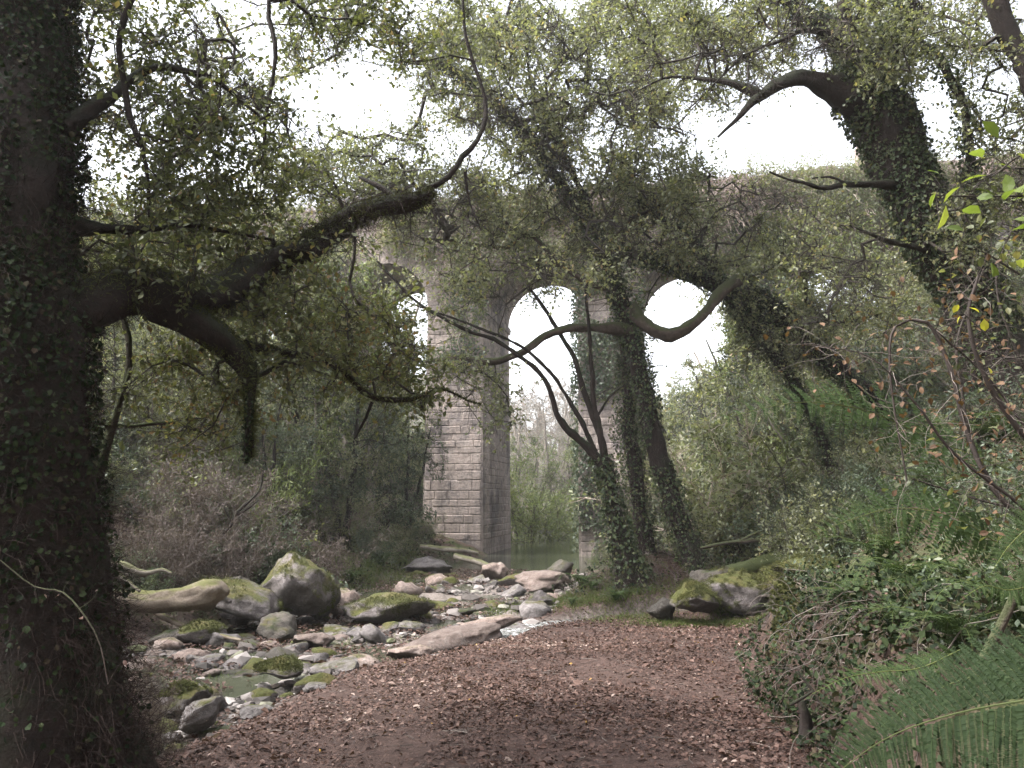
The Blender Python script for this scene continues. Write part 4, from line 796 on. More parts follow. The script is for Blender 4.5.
# near bracken at the lower right
root = thing('bracken', 'large green bracken frond arching across the lower right corner, close up', 'bracken', P(1100, 760, 2.0)); b0 = A(*root.location)
for k, (seq, wd, nv) in enumerate([([(1180, 700, 1.9), (1080, 696, 1.95), (1010, 703, 2.0), (940, 718, 2.05), (880, 742, 2.1), (815, 790, 2.15)], .22, A(-.15, -.75, .6)),
                                 ([(1160, 650, 2.3), (1060, 664, 2.3), (1000, 672, 2.3), (950, 684, 2.35), (900, 712, 2.35), (860, 745, 2.35)], .13, A(-.1, -.6, .75))]):
    mb = MB(); frond(mb, [P(*q) - b0 for q in seq], nv, wd, 50, 32, .004, .25, np.random.default_rng(5 + k)); mb.obj('frond', M['bracken'], root)
def loose_frond(label, seq, wd, nv, seed, mat='fern', n=26):
    root = thing('fern_frond', label, 'fern frond', P(*seq[0])); b0 = A(*root.location); mb = MB(); frond(mb, [P(*q) - b0 for q in seq], nv, wd, n, 12, .004, .3, np.random.default_rng(seed)); mb.obj('frond', M[mat], root)
loose_frond('slender fern frond pointing left out of the dark bank above the bracken', [(960, 650, 4.2), (920, 668, 4.15), (880, 672, 4.1), (845, 678, 4.0), (812, 694, 3.9)], .13, A(0, -.5, .85), 2)
loose_frond('fern frond drooping over the dark hollow of the earth bank', [(1030, 640, 4.6), (980, 652, 4.6), (940, 655, 4.5), (900, 668, 4.5)], .17, A(.1, -.6, .8), 3)
loose_frond('short frond lying along the top of the earth bank', [(1000, 570, 6), (950, 578, 6), (905, 582, 5.9), (860, 580, 5.8), (825, 584, 5.7)], .16, A(0, -.5, .85), 4)
loose_frond('bluish bracken frond hanging in the air at mid right', [(1010, 470, 4.6), (930, 438, 4.5), (870, 412, 4.4), (810, 402, 4.3), (755, 410, 4.2), (712, 424, 4.2)], .32, A(.1, -.85, .5), 5)
loose_frond('lower wide bracken frond hanging below the bluish one', [(1020, 560, 4.4), (960, 520, 4.3), (900, 508, 4.3), (850, 520, 4.2), (806, 538, 4.1)], .30, A(0, -.85, .5), 6)
loose_frond('bright frond tip entering at the right edge above the leaning stick', [(1080, 555, 3.4), (1045, 580, 3.4), (1010, 590, 3.4), (985, 586, 3.4), (960, 600, 3.4)], .14, A(-.1, -.8, .6), 7)
loose_frond('yellowing frond hanging down at the right edge', [(1090, 500, 3.2), (1040, 520, 3.2), (1010, 545, 3.2), (990, 575, 3.2)], .14, A(-.3, -.9, .3), 8)

# ------------------------------------------------------------------ shrubs
def shrub_proto(name, seed, mats, h=1.5, sp=.6, stems=26, segs=7, side=9, per=8, size=.05, asp=.5, wig=.22, trad=.006, tw=.45, up=.0, nleaf=None):
    rg = np.random.default_rng(seed); root = thing(name, 'x', 'shrub'); a = rg.uniform(0, 6.28, stems); q = np.sqrt(rg.random(stems)) * sp
    p0 = np.stack([np.cos(a) * q * .35, np.sin(a) * q * .35, np.full(stems, -.1)], -1); d = np.stack([np.cos(a) * q * 1.1, np.sin(a) * q * 1.1, np.ones(stems)], -1)
    poly = strands(p0, d, h * rg.uniform(.6, 1.12, stems), None, segs, wig, .02, rg); st = MB(); strand_tubes(st, poly, trad * h, 4, .3, rg.random(stems))
    nodes = poly[:, 2:].reshape(-1, 3); dd = nrm(poly[:, 2:] - poly[:, 1:-1]).reshape(-1, 3)
    b = np.repeat(nodes, side, 0); bd = np.repeat(dd, side, 0) * .6 + rg.normal(0, .7, (len(b), 3)) + A(0, 0, up)
    p2 = strands(b, bd, tw * h * rg.uniform(.25, .8, len(b)) * .6, None, 3, .3, .0, rg); strand_tubes(st, p2, trad * .3 * h, 3, .4)
    st.obj('stems', M[mats[0]], root)
    pp = p2[:, 1:].reshape(-1, 3); tt = nrm(p2[:, 1:] - p2[:, :-1]).reshape(-1, 3); k = max(1, per // 3); pos = np.repeat(pp, k, 0) + rg.normal(0, size * .6, (len(pp) * k, 3)); ax = np.repeat(tt, k, 0) * .7 + rg.normal(0, .6, (len(pos), 3))
    fl = vnoise(pos * 2.6 / h, seed) + .4 * vnoise(pos * 7 / h, seed); kp = fl > -.25; pos, ax = pos[kp], ax[kp]
    r = np.clip(.45 + .4 * vnoise(pos * 1.8, seed + 2) + rg.normal(0, .15, len(pos)), 0, 1); lf = MB(); leaves(lf, pos, ax, size * rg.uniform(.6, 1.3, len(pos)), asp=asp, r=r, rg=rg); lf.obj('foliage', M[mats[1]], root)
    return root
SP = {
 'heather': [shrub_proto('heather_shrub', 1, ('deadtwig', 'heather'), 1.6, .7, 30, 7, 10, 7, .06, .25, .2, .004, .4, .8), shrub_proto('heather_shrub', 2, ('deadtwig', 'heather'), 1.4, .9, 30, 7, 10, 7, .06, .25, .25, .004, .4, .6)],
 'laurel': [shrub_proto('evergreen_shrub', 3, ('twig', 'laurel'), 1.5, .8, 24, 6, 9, 6, .075, .42, .25, .006), shrub_proto('evergreen_shrub', 4, ('twig', 'laurel'), 1.3, 1.0, 24, 6, 9, 6, .07, .45, .3, .006)],
 'pale': [shrub_proto('pale_shrub', 5, ('straw', 'pale'), 1.6, .8, 26, 6, 9, 6, .06, .45, .3, .005), shrub_proto('pale_shrub', 6, ('straw', 'pale'), 1.4, 1.0, 26, 6, 9, 6, .06, .45, .3, .005)],
 'willow': [shrub_proto('willow_shrub', 7, ('twig', 'willow'), 1.6, .7, 26, 7, 9, 8, .07, .25, .25, .005, .5, .3)],
 'brush': [shrub_proto('bare_brush', 8, ('straw', 'straw'), 1.5, 1.0, 30, 7, 8, 3, .03, .3, .3, .006, .7, .2)],
 'green': [shrub_proto('leafy_shrub', 9, ('twig', 'oak'), 1.6, .8, 26, 6, 9, 6, .065, .55, .3, .006), shrub_proto('leafy_shrub', 10, ('twig', 'oak_dark'), 1.5, 1.0, 26, 6, 9, 6, .065, .55, .3, .006)],
}
used_s = set()
DESC = {'heather': 'brownish heather-like shrub', 'laurel': 'dark glossy evergreen shrub', 'pale': 'pale grey-green shrub', 'willow': 'feathery yellow-green willow shrub', 'brush': 'bare straw-coloured brush', 'green': 'mid-green leafy shrub'}
def shrub(kind, x, y, s, where, rg, sz=1.0, z=None):
    i = rg.integers(len(SP[kind])); src = SP[kind][i]; key = (kind, i); o = src if key not in used_s else copy_tree(src); used_s.add(key)
    o.location = (x, y, (Hs(x, y) if z is None else z) - .05); o.scale = (s, s, s * sz); o.rotation_euler = (rg.normal(0, .08), rg.normal(0, .08), rg.uniform(0, 6.28))
    tag(o, DESC[kind] + ' ' + where, 'shrub', DESC[kind] + 's ' + where)
rg = np.random.default_rng(91)
def toplim(px):
    return np.interp(px, [0, 140, 330, 360, 440, 512, 520, 640, 650, 735, 760, 800, 860, 1024], [150, 170, 250, 345, 400, 545, 545, 545, 400, 395, 330, 270, 250, 200])
def scatter(n, xr, yr, pick, smin, smax, where, ok):
    k = 0; tries = 0
    while k < n and tries < n * 60:
        tries += 1; y = rg.uniform(*yr); x = rg.uniform(*xr)
        xc, w = np.interp(y, RY, RX), np.interp(y, RY, RW)
        if not ok(x, y, xc, np.interp(y, RY, RWL) if x < xc else w): continue
        px = 512 + 800 * x / y; s = rg.uniform(smin, smax); hh = 1.6 * s
        if px < -60 or px > 1100: continue
        z = Hs(x, y); lim = 1.6 + (500 - toplim(px)) / 800 * y
        if z + hh > lim: s *= max(.3, (lim - z) / hh)
        if s < .35: continue
        r = s * .9 * 800 / y
        if x < xc and y < 35 and px + r > 428: continue
        shrub(pick(), x, y, s, where, rg); k += 1
def pick(w):
    ks = list(w); p = np.array([w[k] for k in ks], float); return lambda: ks[rg.choice(len(ks), p=p / p.sum())]
scatter(44, (-13, -3), (14.5, 20), pick(dict(heather=6, laurel=4, green=2)), .7, 1.4, 'on the near left bank above the boulders', lambda x, y, xc, w: x < xc - w - .5)
scatter(40, (-16, -2), (20, 33), pick(dict(heather=3, laurel=3, pale=3, willow=2, green=2)), 1.0, 2.0, 'on the far left bank towards the pier', lambda x, y, xc, w: x < xc - w - .5)
scatter(12, (-10, -4.5), (9, 14), pick(dict(heather=3, laurel=2, brush=1)), .6, 1.0, 'beyond the near trunk on the left', lambda x, y, xc, w: x < xc - w - .9)
scatter(46, (4.5, 16), (13, 20), pick(dict(laurel=2, green=4, heather=1, brush=1, pale=1)), .5, 1.1, 'on the right slope below the slanting oak', lambda x, y, xc, w: x > np.interp(y, PY_, PX_) + 1.5)
scatter(64, (4.5, 22), (19, 33), pick(dict(laurel=2, green=4, pale=4, willow=3, heather=1)), 1.2, 2.6, 'high on the right slope under the viaduct', lambda x, y, xc, w: x > np.interp(y, PY_, PX_) + 1.2)
scatter(14, (3.6, 9), (6, 12.5), pick(dict(laurel=2, green=3)), .3, .7, 'near the top of the right bank', lambda x, y, xc, w: x > np.interp(y, PY_, PX_) + 1.5)
scatter(24, (-12, 14), (43, 60), pick(dict(willow=3, pale=3, green=1)), 1.6, 2.8, 'beyond the viaduct along the river', lambda x, y, xc, w: abs(x - xc) > w + .8)

for px_, Y_, s_, kd_ in ((402, 30, .7, 'pale'), (412, 31.5, .6, 'laurel'), (422, 33, .55, 'willow'), (395, 28, .7, 'green'), (408, 29.5, .5, 'willow'), (418, 32.5, .8, 'pale'), (385, 26, .7, 'pale'), (430, 33.6, .4, 'green'), (372, 24, .7, 'laurel'), (600, 31.5, .5, 'laurel'), (612, 30, .6, 'green'), (596, 29, .4, 'willow')):
    shrub(kd_, px2x(px_, Y_), Y_, s_, 'close to the foot of the ' + ('middle pier' if px_ < 500 else 'ivied pier'), rg)
# ------------------------------------------------------------------ background trees
def tree_proto(name, seed, mats, h, cw, nt_=70, leafs=1.35, size=.14, R_=.75, trad=.01, bare=False, nst=1):
    rg = np.random.default_rng(seed); root = thing(name, 'x', 'tree'); tr = []
    for q in range(nst):
        ln = rg.normal(0, .07 + .1 * (nst > 1), 2); p, r = spline([A(0, 0, -.6), A(ln[0] * h * .3, ln[1] * h * .3, h * .25), A(ln[0] * h * .7, ln[1] * h * .6, h * .5), A(ln[0] * h, ln[1] * h, h * .85)], [h * .024, h * .017, h * .012, h * .004], .3, .08, seed + q); tr.append((p, r))
    T = []
    while len(T) < nt_:
        v = rg.uniform(-1, 1, 3)
        if (v ** 2).sum() < 1 and fbm(v * 1.6 + seed, 2, seed) > -.35: T.append(A(v[0] * cw, v[1] * cw, h * .60 + v[2] * h * .42))
    sh = grow(tr, np.array(T), rg, .5, .35, h * .0012, .42); mb = MB()
    for p, r in tr: tube(mb, p, r, 8, .15, seed)
    mb.obj('trunk', M[mats[0]], root, True); tw = MB(); lf = MB()
    for p, r in sh: tube(tw, p, r, 4, cap=False)
    foliage(sh, rg, lf, tw, R_=R_, twigs=8 if bare else 5, per=3 if bare else int(9 * leafs), size=size, trad=trad, asp=.6, bias=.3 if bare else 0)
    tw.obj('twigs', M[mats[1]], root); lf.obj('crown', M[mats[2]], root); return root
TP = {'pale': [tree_proto('pale_tree', 1, ('bark_pale', 'twig', 'pale'), 10, 3, 80), tree_proto('pale_tree', 2, ('bark_pale', 'twig', 'pale'), 9, 3.4, 80, nst=2)],
      'green': [tree_proto('slope_tree', 3, ('bark', 'twig', 'oak'), 10, 3.2, 90, nst=2), tree_proto('slope_tree', 4, ('bark', 'twig', 'oak'), 8, 3.6, 90)],
      'dark': [tree_proto('dark_tree', 5, ('bark_dark', 'twig', 'laurel'), 9, 3.2, 90, nst=2)],
      'willow': [tree_proto('willow_tree', 6, ('bark', 'twig', 'willow'), 8, 3.2, 90, size=.13, nst=2)],
      'bare': [tree_proto('bare_tree', 7, ('bark_pale', 'twig_pale', 'straw'), 12, 2.6, 90, size=.10, bare=True, nst=3, trad=.014), tree_proto('bare_tree', 8, ('bark_pale', 'twig_pale', 'straw'), 13, 3, 90, size=.10, bare=True, nst=2, trad=.014)]}
TD = {'pale': 'pale grey-green tree', 'green': 'mid-green leafy tree', 'dark': 'dark evergreen tree', 'willow': 'yellow-green willow tree', 'bare': 'pale bare twiggy tree'}
BH = {'pale': (10, 9), 'green': (10, 8), 'dark': (9,), 'willow': (8,), 'bare': (12, 13)}
used_t = set()
def bgtree(kind, px, Y, toppy, where, group, lean=0.0, wide=1.0):
    i = rg.integers(len(TP[kind])); src = TP[kind][i]; key = (kind, i); o = src if key not in used_t else copy_tree(src); used_t.add(key)
    x = px2x(px, Y); z = Hs(x, Y); top = P(px, toppy, Y)[2]; s = max(.2, (top - z) / BH[kind][i] / 1.02)
    o.location = (x, Y, z - .1); o.scale = (s * wide, s * wide, s); o.rotation_euler = (0, lean, rg.uniform(0, 6.28)); tag(o, TD[kind] + ' ' + where, 'tree', group and TD[kind] + 's ' + group); return o
for k, (kd, px, Y, t) in enumerate([('pale', 150, 25, 165), ('green', 105, 24, 160), ('pale', 205, 28, 175), ('green', 250, 26, 200), ('pale', 295, 30, 185), ('willow', 330, 27, 250), ('pale', 225, 22, 280), ('green', 175, 21, 270), ('willow', 285, 24, 300), ('pale', 345, 31, 235), ('dark', 350, 26, 330), ('pale', 372, 29, 345), ('green', 120, 19, 300), ('willow', 170, 24, 330), ('pale', 395, 32, 350), ('green', 60, 22, 180), ('pale', 320, 24, 350), ('dark', 270, 21, 370), ('dark', 408, 31.5, 400)]):
    bgtree(kd, px, Y, t, 'on the left valley side before the viaduct', 'on the left valley side', wide=.85)
for k, (kd, px, Y, t) in enumerate([('green', 780, 27, 245), ('willow', 830, 26, 215), ('pale', 870, 24, 240), ('green', 910, 22, 210), ('green', 960, 24, 180), ('dark', 1010, 20, 230), ('pale', 805, 23, 290), ('green', 860, 20, 310), ('willow', 770, 29, 300), ('dark', 925, 18, 330), ('green', 985, 16, 300), ('green', 1030, 15, 330), ('pale', 940, 27, 200), ('dark', 760, 24, 370), ('green', 820, 21, 340)]):
    bgtree(kd, px, Y, t, 'on the right valley side before the viaduct', 'on the right valley side', wide=.9)
x_ = px2x(530, 47); shrub('willow', x_, 47, 3.3, 'round and bright, seen through the arch beside the pier', rg); x_ = px2x(552, 58); shrub('willow', x_, 62, 3.2, 'across the water behind the round one', rg)
for k, (kd, px, Y, t) in enumerate([('bare', 515, 66, 385), ('bare', 532, 74, 375), ('bare', 550, 70, 380), ('bare', 568, 78, 372), ('bare', 585, 68, 390), ('bare', 600, 80, 380), ('bare', 500, 80, 380), ('bare', 480, 76, 385), ('bare', 541, 92, 378), ('bare', 560, 95, 378), ('bare', 577, 90, 370), ('bare', 620, 84, 385), ('bare', 524, 98, 385), ('bare', 440, 70, 370), ('bare', 400, 66, 380), ('willow', 580, 66, 430), ('willow', 560, 80, 430), ('willow', 518, 66, 430), ('pale', 596, 60, 420), ('pale', 545, 85, 420), ('green', 655, 70, 395), ('pale', 672, 75, 385), ('green', 690, 72, 372), ('pale', 708, 78, 368), ('green', 722, 70, 360), ('pale', 740, 74, 350), ('green', 700, 90, 370), ('pale', 680, 95, 378), ('green', 730, 95, 350), ('pale', 760, 80, 340)]):
    bgtree(kd, px, Y, t, 'far behind the viaduct up the valley', 'far up the valley')
for k, (kd, px, Y, t) in enumerate([('green', 715, 44, 345), ('pale', 690, 48, 385), ('dark', 745, 46, 330), ('green', 665, 52, 405), ('pale', 780, 50, 310), ('green', 830, 48, 290), ('pale', 880, 46, 280), ('pale', 640, 60, 410), ('dark', 700, 60, 380), ('pale', 380, 50, 400), ('willow', 418, 47, 332), ('pale', 440, 52, 380), ('willow', 450, 60, 400), ('green', 330, 48, 360), ('pale', 280, 46, 330), ('green', 230, 48, 300)]):
    bgtree(kd, px, Y, t, 'just behind the viaduct seen through its arches', 'behind the viaduct')

for k, (x_, y_, s_) in enumerate([(-4.2, -2.5, 1.0), (3.8, -3.5, 1.1), (0.2, -6.5, 1.25), (-8, -5, 1.2), (8, -1.5, 1.0), (6.2, 3.0, .8), (9.5, 5.5, 1.0), (11.5, 9.5, 1.0), (-8.2, 4.5, 1.0), (-11, 9, 1.0)]):
    i_ = k % 2; o = copy_tree(TP['green'][i_]); o.location = (x_, y_, Hs(x_, y_) - .1); o.scale = (s_, s_, s_); o.rotation_euler = (0, 0, k * 1.3)
    tag(o, 'mid-green leafy tree ' + ['left', 'right', 'directly', 'far left', 'far right', 'close right', 'r', 'r', 'l', 'l'][k] + ' behind the viewpoint' if k < 6 else 'mid-green leafy tree just outside the view, ' + ['low on the right bank', 'high on the right bank', 'by the near trunk', 'beyond the near trunk'][k - 6], 'tree', None); o.pop('group', None)

# ------------------------------------------------------------------ growth on the viaduct
def overgrowth():
    rg = np.random.default_rng(15); N = 12500; t = rg.uniform(-29, 33, N); z = TOP + .9 - rg.gamma(1.6, 1.1, N); tt_ = (t + 1.95 - PW - RAD) % PER; tt_ = np.minimum(tt_, PER - tt_); ok = (fbm(np.stack([t * .35, z * .5, t * 0], -1), 3, 4) > -.2) & ((np.hypot(tt_, z - SPR) > np.where(t < -1, RAD + .7, RAD + .15)) | (t > 9)); t, z = t[ok], z[ok]
    p0 = VO + VU * t[:, None] + VN * (-.25 - .25 * rg.random(len(t)))[:, None] + A(0, 0, 1) * z[:, None]
    d = -VN * .5 + VU * rg.normal(0, .8, (len(t), 1)) + A(0, 0, 1) * rg.normal(-.2, .7, (len(t), 1)); poly = strands(p0, d, rg.uniform(.5, 1.6, len(t)), None, 5, .3, .12, rg)
    # keep off the wall plane
    rel = (poly - VO) @ VN; poly = poly - VN * np.maximum(rel + .12, 0)[..., None]
    mb = MB(); strand_tubes(mb, poly, .016, 3, .4); tag(mb.obj('dry_vegetation', M['straw']), kind='stuff')
    mb = MB(); pp = poly[:, 1:].reshape(-1, 3); pp = pp[fbm(pp * .45, 3, 8) > .1]; pp = np.repeat(pp, 5, 0) + rg.normal(0, .14, (len(pp) * 5, 3)); rel = (pp - VO) @ VN; pp = pp - VN * np.maximum(rel + .12, 0)[..., None]
    leaves(mb, pp, rg.normal(0, 1, pp.shape), .11, asp=.5, r=np.clip(.5 + .4 * vnoise(pp * .8, 2) + rg.normal(0, .15, len(pp)), 0, 1)); tag(mb.obj('climbing_foliage', M['pale']), kind='stuff')
    # grass and brush along the top
    N = 9000; t = rg.uniform(-29, 34, N); dp = rg.uniform(-.1, 1.2, N); hh = np.clip(.75 + .5 * fbm(np.stack([t * .3, dp * 0, t * 0], -1), 3, 6), .15, 1.5) * np.where(t < -4, 1.9, .45); hh = np.where((t > 14.8) & (t < 18.5), .12, hh)
    p0 = VO + VU * t[:, None] + VN * dp[:, None] + A(0, 0, TOP + .8); poly = strands(p0, A(0, 0, 1) + rg.normal(0, .45, (N, 3)), hh * rg.uniform(.5, 1.1, N), None, 4, .25, .03, rg)
    mb = MB(); strand_tubes(mb, poly, .011, 3, .4); pp = poly[::2, 2:].reshape(-1, 3); leaves(mb, pp, rg.normal(0, 1, pp.shape) + A(0, 0, .5), .09, asp=.35, r=rg.random(len(pp)))
    tag(mb.obj('dry_grass', M['straw']), kind='stuff')
overgrowth()
def pier_growth():
    rg = np.random.default_rng(19); mb = MB()
    for k, z0, z1, n, thr in ((0, 7.6, 13, 2600, .0), (-1, 1, 14, 9000, -.3), (1, -.5, 14, 11000, -.35), (2, 1, 14, 11000, -.6), (3, 1, 14, 9000, -.6)):
        x0 = -1.95 + k * PER; t = rg.uniform(x0 - .3, x0 + PW + .3, n); z = rg.uniform(z0, z1, n); ok = fbm(np.stack([t * .6, z * .4, t * 0], -1), 3, 21 + k) > thr; t, z = t[ok], z[ok]
        p = VO + VU * t[:, None] - VN * (.16 + .4 * rg.random((len(t), 1)) ** 2) + A(0, 0, 1) * z[:, None]; leaves(mb, p, rg.normal(0, .6, p.shape) - A(0, 0, .6), .16, asp=.7, r=np.clip(.4 + .4 * vnoise(p * .9, 3) + rg.normal(0, .15, len(p)), 0, 1), rg=rg)
        n = len(t) // 2; t = rg.uniform(0, DEP, n); z = rg.uniform(z0, z1, n); ok = fbm(np.stack([t * .6, z * .4, t * 0], -1), 3, 31 + k) > thr + .2; t, z = t[ok], z[ok]
        p = VO + VU * (x0 - .16 - .3 * rg.random((len(t), 1)) ** 2) + VN * t[:, None] + A(0, 0, 1) * z[:, None]; leaves(mb, p, rg.normal(0, .6, p.shape) - A(0, 0, .6), .15, asp=.7, r=rg.random(len(p)), rg=rg)
    tag(mb.obj('pier_climbers', M['laurel']), kind='stuff')
pier_growth()
for k, (t, s, kd) in enumerate([(-20, 1.6, 'pale'), (-17, 1.8, 'heather'), (-14.5, 1.5, 'brush'), (-12, 1.9, 'pale'), (-9.5, 1.5, 'heather'), (-23, 1.9, 'willow'), (-7, 1.2, 'brush'), (6, .7, 'brush'), (9, .7, 'heather'), (11.5, .6, 'brush'), (13.5, .5, 'pale'), (20, 1.1, 'brush'), (23, 1.2, 'pale')]):
    p = VP(t, 1.5 + (k % 3) * .8, TOP + .2); shrub(kd, p[0], p[1], s, 'rooted on top of the viaduct', rg, z=p[2])

# ------------------------------------------------------------------ ground cover
def field(N, xr, yr, keep, pow_=1.0):
    y = yr[0] + (yr[1] - yr[0]) * rg.random(N) ** pow_; half = y * .75 + .6; x = rg.uniform(-1, 1, N) * half; x = np.clip(x, *xr); k = (x > xr[0]) & (x < xr[1]); x, y = x[k], y[k]; k = keep(x, y); return x[k], y[k]
def E(x, y): return x - (np.interp(y, RY, RX) + np.interp(y, RY, RW))
def litter():
    x, y = field(330000, (-6, 12), (2.6, 19), lambda x, y: (E(x, y) > .25) & (chan_d(x, y) > .22) & (rg.random(len(x)) < np.clip(.68 + .75 * n2(x, y, 1.1, 4), .08, 1)), 1.0)
    k = (rg.random(len(x)) < np.where(x > np.interp(y, PY_, PX_) + .5, .3, np.where((x > np.interp(y, PY_, PX_) + .02) & (y < 12), .25, 1.0))); x, y = x[k], y[k]
    N = len(x); z = H(x, y) + rg.uniform(.004, .03, N); a = rg.uniform(0, 6.28, N); ax = np.stack([np.cos(a), np.sin(a), rg.normal(0, .28, N)], -1); up = A(0, 0, 1) + rg.normal(0, .38, (N, 3))
    mb = MB(); s = .026 * rg.lognormal(0, .42, N) * (1 + .015 * y); r = np.clip(.42 + .22 * n2(x, y, .8, 3) + rg.normal(0, .24, N), 0, .985); r = np.where(rg.random(N) < .0012, 1, r)
    near = y < 8.5
    leaves(mb, np.stack([x, y, z], -1)[near], ax[near], s[near], up[near], .62, .35, r[near], True, rg); leaves(mb, np.stack([x, y, z], -1)[~near], ax[~near], s[~near], up[~near], .7, .35, r[~near], False, rg)
    tag(mb.obj('leaf_litter', M['litter']), kind='stuff')
    # twigs on the path
    N = 420; y = rg.uniform(3.5, 14, N); x = rg.uniform(-2.2, 3.6, N); k = E(x, y) > .5; x, y = x[k], y[k]; N = len(x); p0 = np.stack([x, y, H(x, y) + .02], -1)
    poly = strands(p0, np.stack([rg.normal(0, 1, N), rg.normal(0, 1, N), rg.normal(0, .05, N)], -1), rg.uniform(.06, .35, N), None, 4, .2, 0, rg); poly[..., 2] = H(poly[..., 0], poly[..., 1]) + .018
    mb = MB(); strand_tubes(mb, poly, rg.uniform(.002, .005, N), 4, .5); tag(mb.obj('fallen_twigs', M['deadtwig']), kind='stuff')
litter()
x, y = field(150000, (-9, 3), (7, 26), lambda x, y: (E(x, y) < .3) & (x > np.interp(y, RY, RX) - np.interp(y, RY, RWL) - .8) & (n2(x, y, 1.1, 61) > -.15)); N = len(x); a = rg.uniform(0, 6.28, N); mb = MB()
leaves(mb, np.stack([x, y, np.maximum(H(x, y), -.6 - .12 * sst(24, 36, y)) + rg.uniform(.004, .07, N)], -1), np.stack([np.cos(a), np.sin(a), rg.normal(0, .3, N)], -1), .04 * rg.lognormal(0, .3, N) * (1 + .02 * y), A(0, 0, 1) + rg.normal(0, .4, (N, 3)), .65, .3, np.clip(rg.normal(.4, .25, N), 0, .97)); tag(mb.obj('stream_leaf_litter', M['litter']), kind='stuff')
def cover(name, mat, N, keep, hgt, size, asp, seed, yr=(3, 24), xr=(-16, 20), stalk=.0, upw=1.0, rr=None, pow_=1.0):
    x, y = field(N, xr, yr, keep, pow_); n = len(x); h = hgt * rg.random(n) ** 1.5; p = np.stack([x, y, H(x, y) + h], -1); ax = rg.normal(0, .7, (n, 3)) + A(0, 0, -.1); mb = MB()
    leaves(mb, p, ax, size * rg.uniform(.5, 1.3, n) * (1 + .02 * y), A(0, 0, upw) + rg.normal(0, .5, (n, 3)), asp, .2, rr if rr is None else rr(x, y))
    if stalk:
        k = rg.random(n) < stalk; q = p[k] - A(0, 0, 1) * h[k][:, None]; poly = strands(q, rg.normal(0, .6, q.shape) + A(0, 0, 1), hgt * 1.4 * rg.random(len(q)) + .1, None, 4, .35, .15, rg); strand_tubes(mb, poly, .003, 3, .5, r=rg.uniform(.9, 1, len(q)))
    tag(mb.obj(name, M[mat]), kind='stuff')
RB = lambda x, y: x - np.interp(y, PY_, PX_)
cover('ivy_groundcover', 'ivy', 70000, lambda x, y: (RB(x, y) > -.02) & (n2(x, y, 1.3, 41) > -.1) & (y > 3), .22, .05, .8, 1, (2.5, 22), (1, 20), .06)
cover('bank_ivy', 'ivy', 95000, lambda x, y: (RB(x, y) > -.12) & (RB(x, y) < 1.1) & (y > 3.6) & (y < 11.5) & (n2(x, y, 1.6, 47) > -.05), .3, .045, .8, 9, (3.6, 11.5), (1.4, 5.5), .08)
cover('undergrowth', 'laurel', 90000, lambda x, y: (RB(x, y) > .5) & (n2(x, y, .7, 43) > -.1), .4, .05, .5, 2, (3.5, 24), (1, 22), .12)
cover('bank_undergrowth', 'ivy', 50000, lambda x, y: (E(x, y) < 0) & (np.interp(y, RY, RX) - np.interp(y, RY, RWL) - x > .35), .35, .065, .6, 3, (6, 33), (-20, 0), .1)
cover('bank_brush', 'heather', 36000, lambda x, y: (np.interp(y, RY, RX) - np.interp(y, RY, RWL) - x > .3) & (n2(x, y, .6, 44) > -.2), .5, .07, .3, 4, (8, 33), (-20, 0), .2)
cover('mound_brush', 'deadtwig', 9000, lambda x, y: (np.hypot((x - 3.1) / 2.1, (y - 17.4) / 2.2) < 1), .35, .07, .3, 5, (14.5, 20), (0, 7), .6)
cover('mound_ivy', 'ivy', 9000, lambda x, y: (np.hypot((x - 3.0) / 2.2, (y - 17.6) / 2.4) < 1) & (n2(x, y, 1.1, 45) > -.1), .35, .06, .8, 6, (14.5, 21), (0, 7), .1)
def tufts(name, mat, spots, seed):
    rg = np.random.default_rng(seed); mb = MB()
    for px, Y, rx, ry, n, h in spots:
        x = px2x(px, Y) + rg.normal(0, rx, n); y = Y + rg.normal(0, ry, n); p0 = np.stack([x, y, H(x, y) - .01], -1); poly = strands(p0, A(0, 0, 1) + rg.normal(0, .5, (n, 3)), h * rg.uniform(.5, 1.2, n), None, 3, .2, .18, rg); strand_tubes(mb, poly, .005, 3, .2)
    tag(mb.obj(name, M[mat]), kind='stuff')
tufts('grass', 'grass', [(745, 14.3, .4, .2, 1500, .12), (720, 13.5, .7, .12, 3000, .09), (670, 13.9, .5, .12, 1500, .10), (640, 15.4, .6, .3, 2200, .12), (620, 14.4, .5, .15, 900, .09), (700, 13.6, .4, .1, 900, .1), (500, 16.5, .7, .35, 2600, .13), (560, 17.2, .5, .4, 1800, .14), (610, 15.9, .5, .25, 1800, .16), (780, 16, 1.1, .7, 4500, .16), (840, 15.5, .9, .6, 3000, .18), (280, 10.5, .3, .4, 900, .1), (210, 10, .3, .4, 900, .12), (350, 12.8, .3, .2, 500, .08), (230, 13, .4, .3, 900, .12), (180, 9.2, .2, .3, 600, .12), (400, 27, 1, 1.2, 3000, .3), (380, 22, .7, .9, 2500, .35)], 6)
tufts('moss_tufts', 'moss', [(782, 8.5, .14, .2, 2200, .05), (775, 8.0, .1, .2, 1600, .05), (800, 14, .5, .4, 2500, .06), (430, 13, .4, .2, 900, .05), (395, 11.6, .2, .2, 500, .05)], 7)
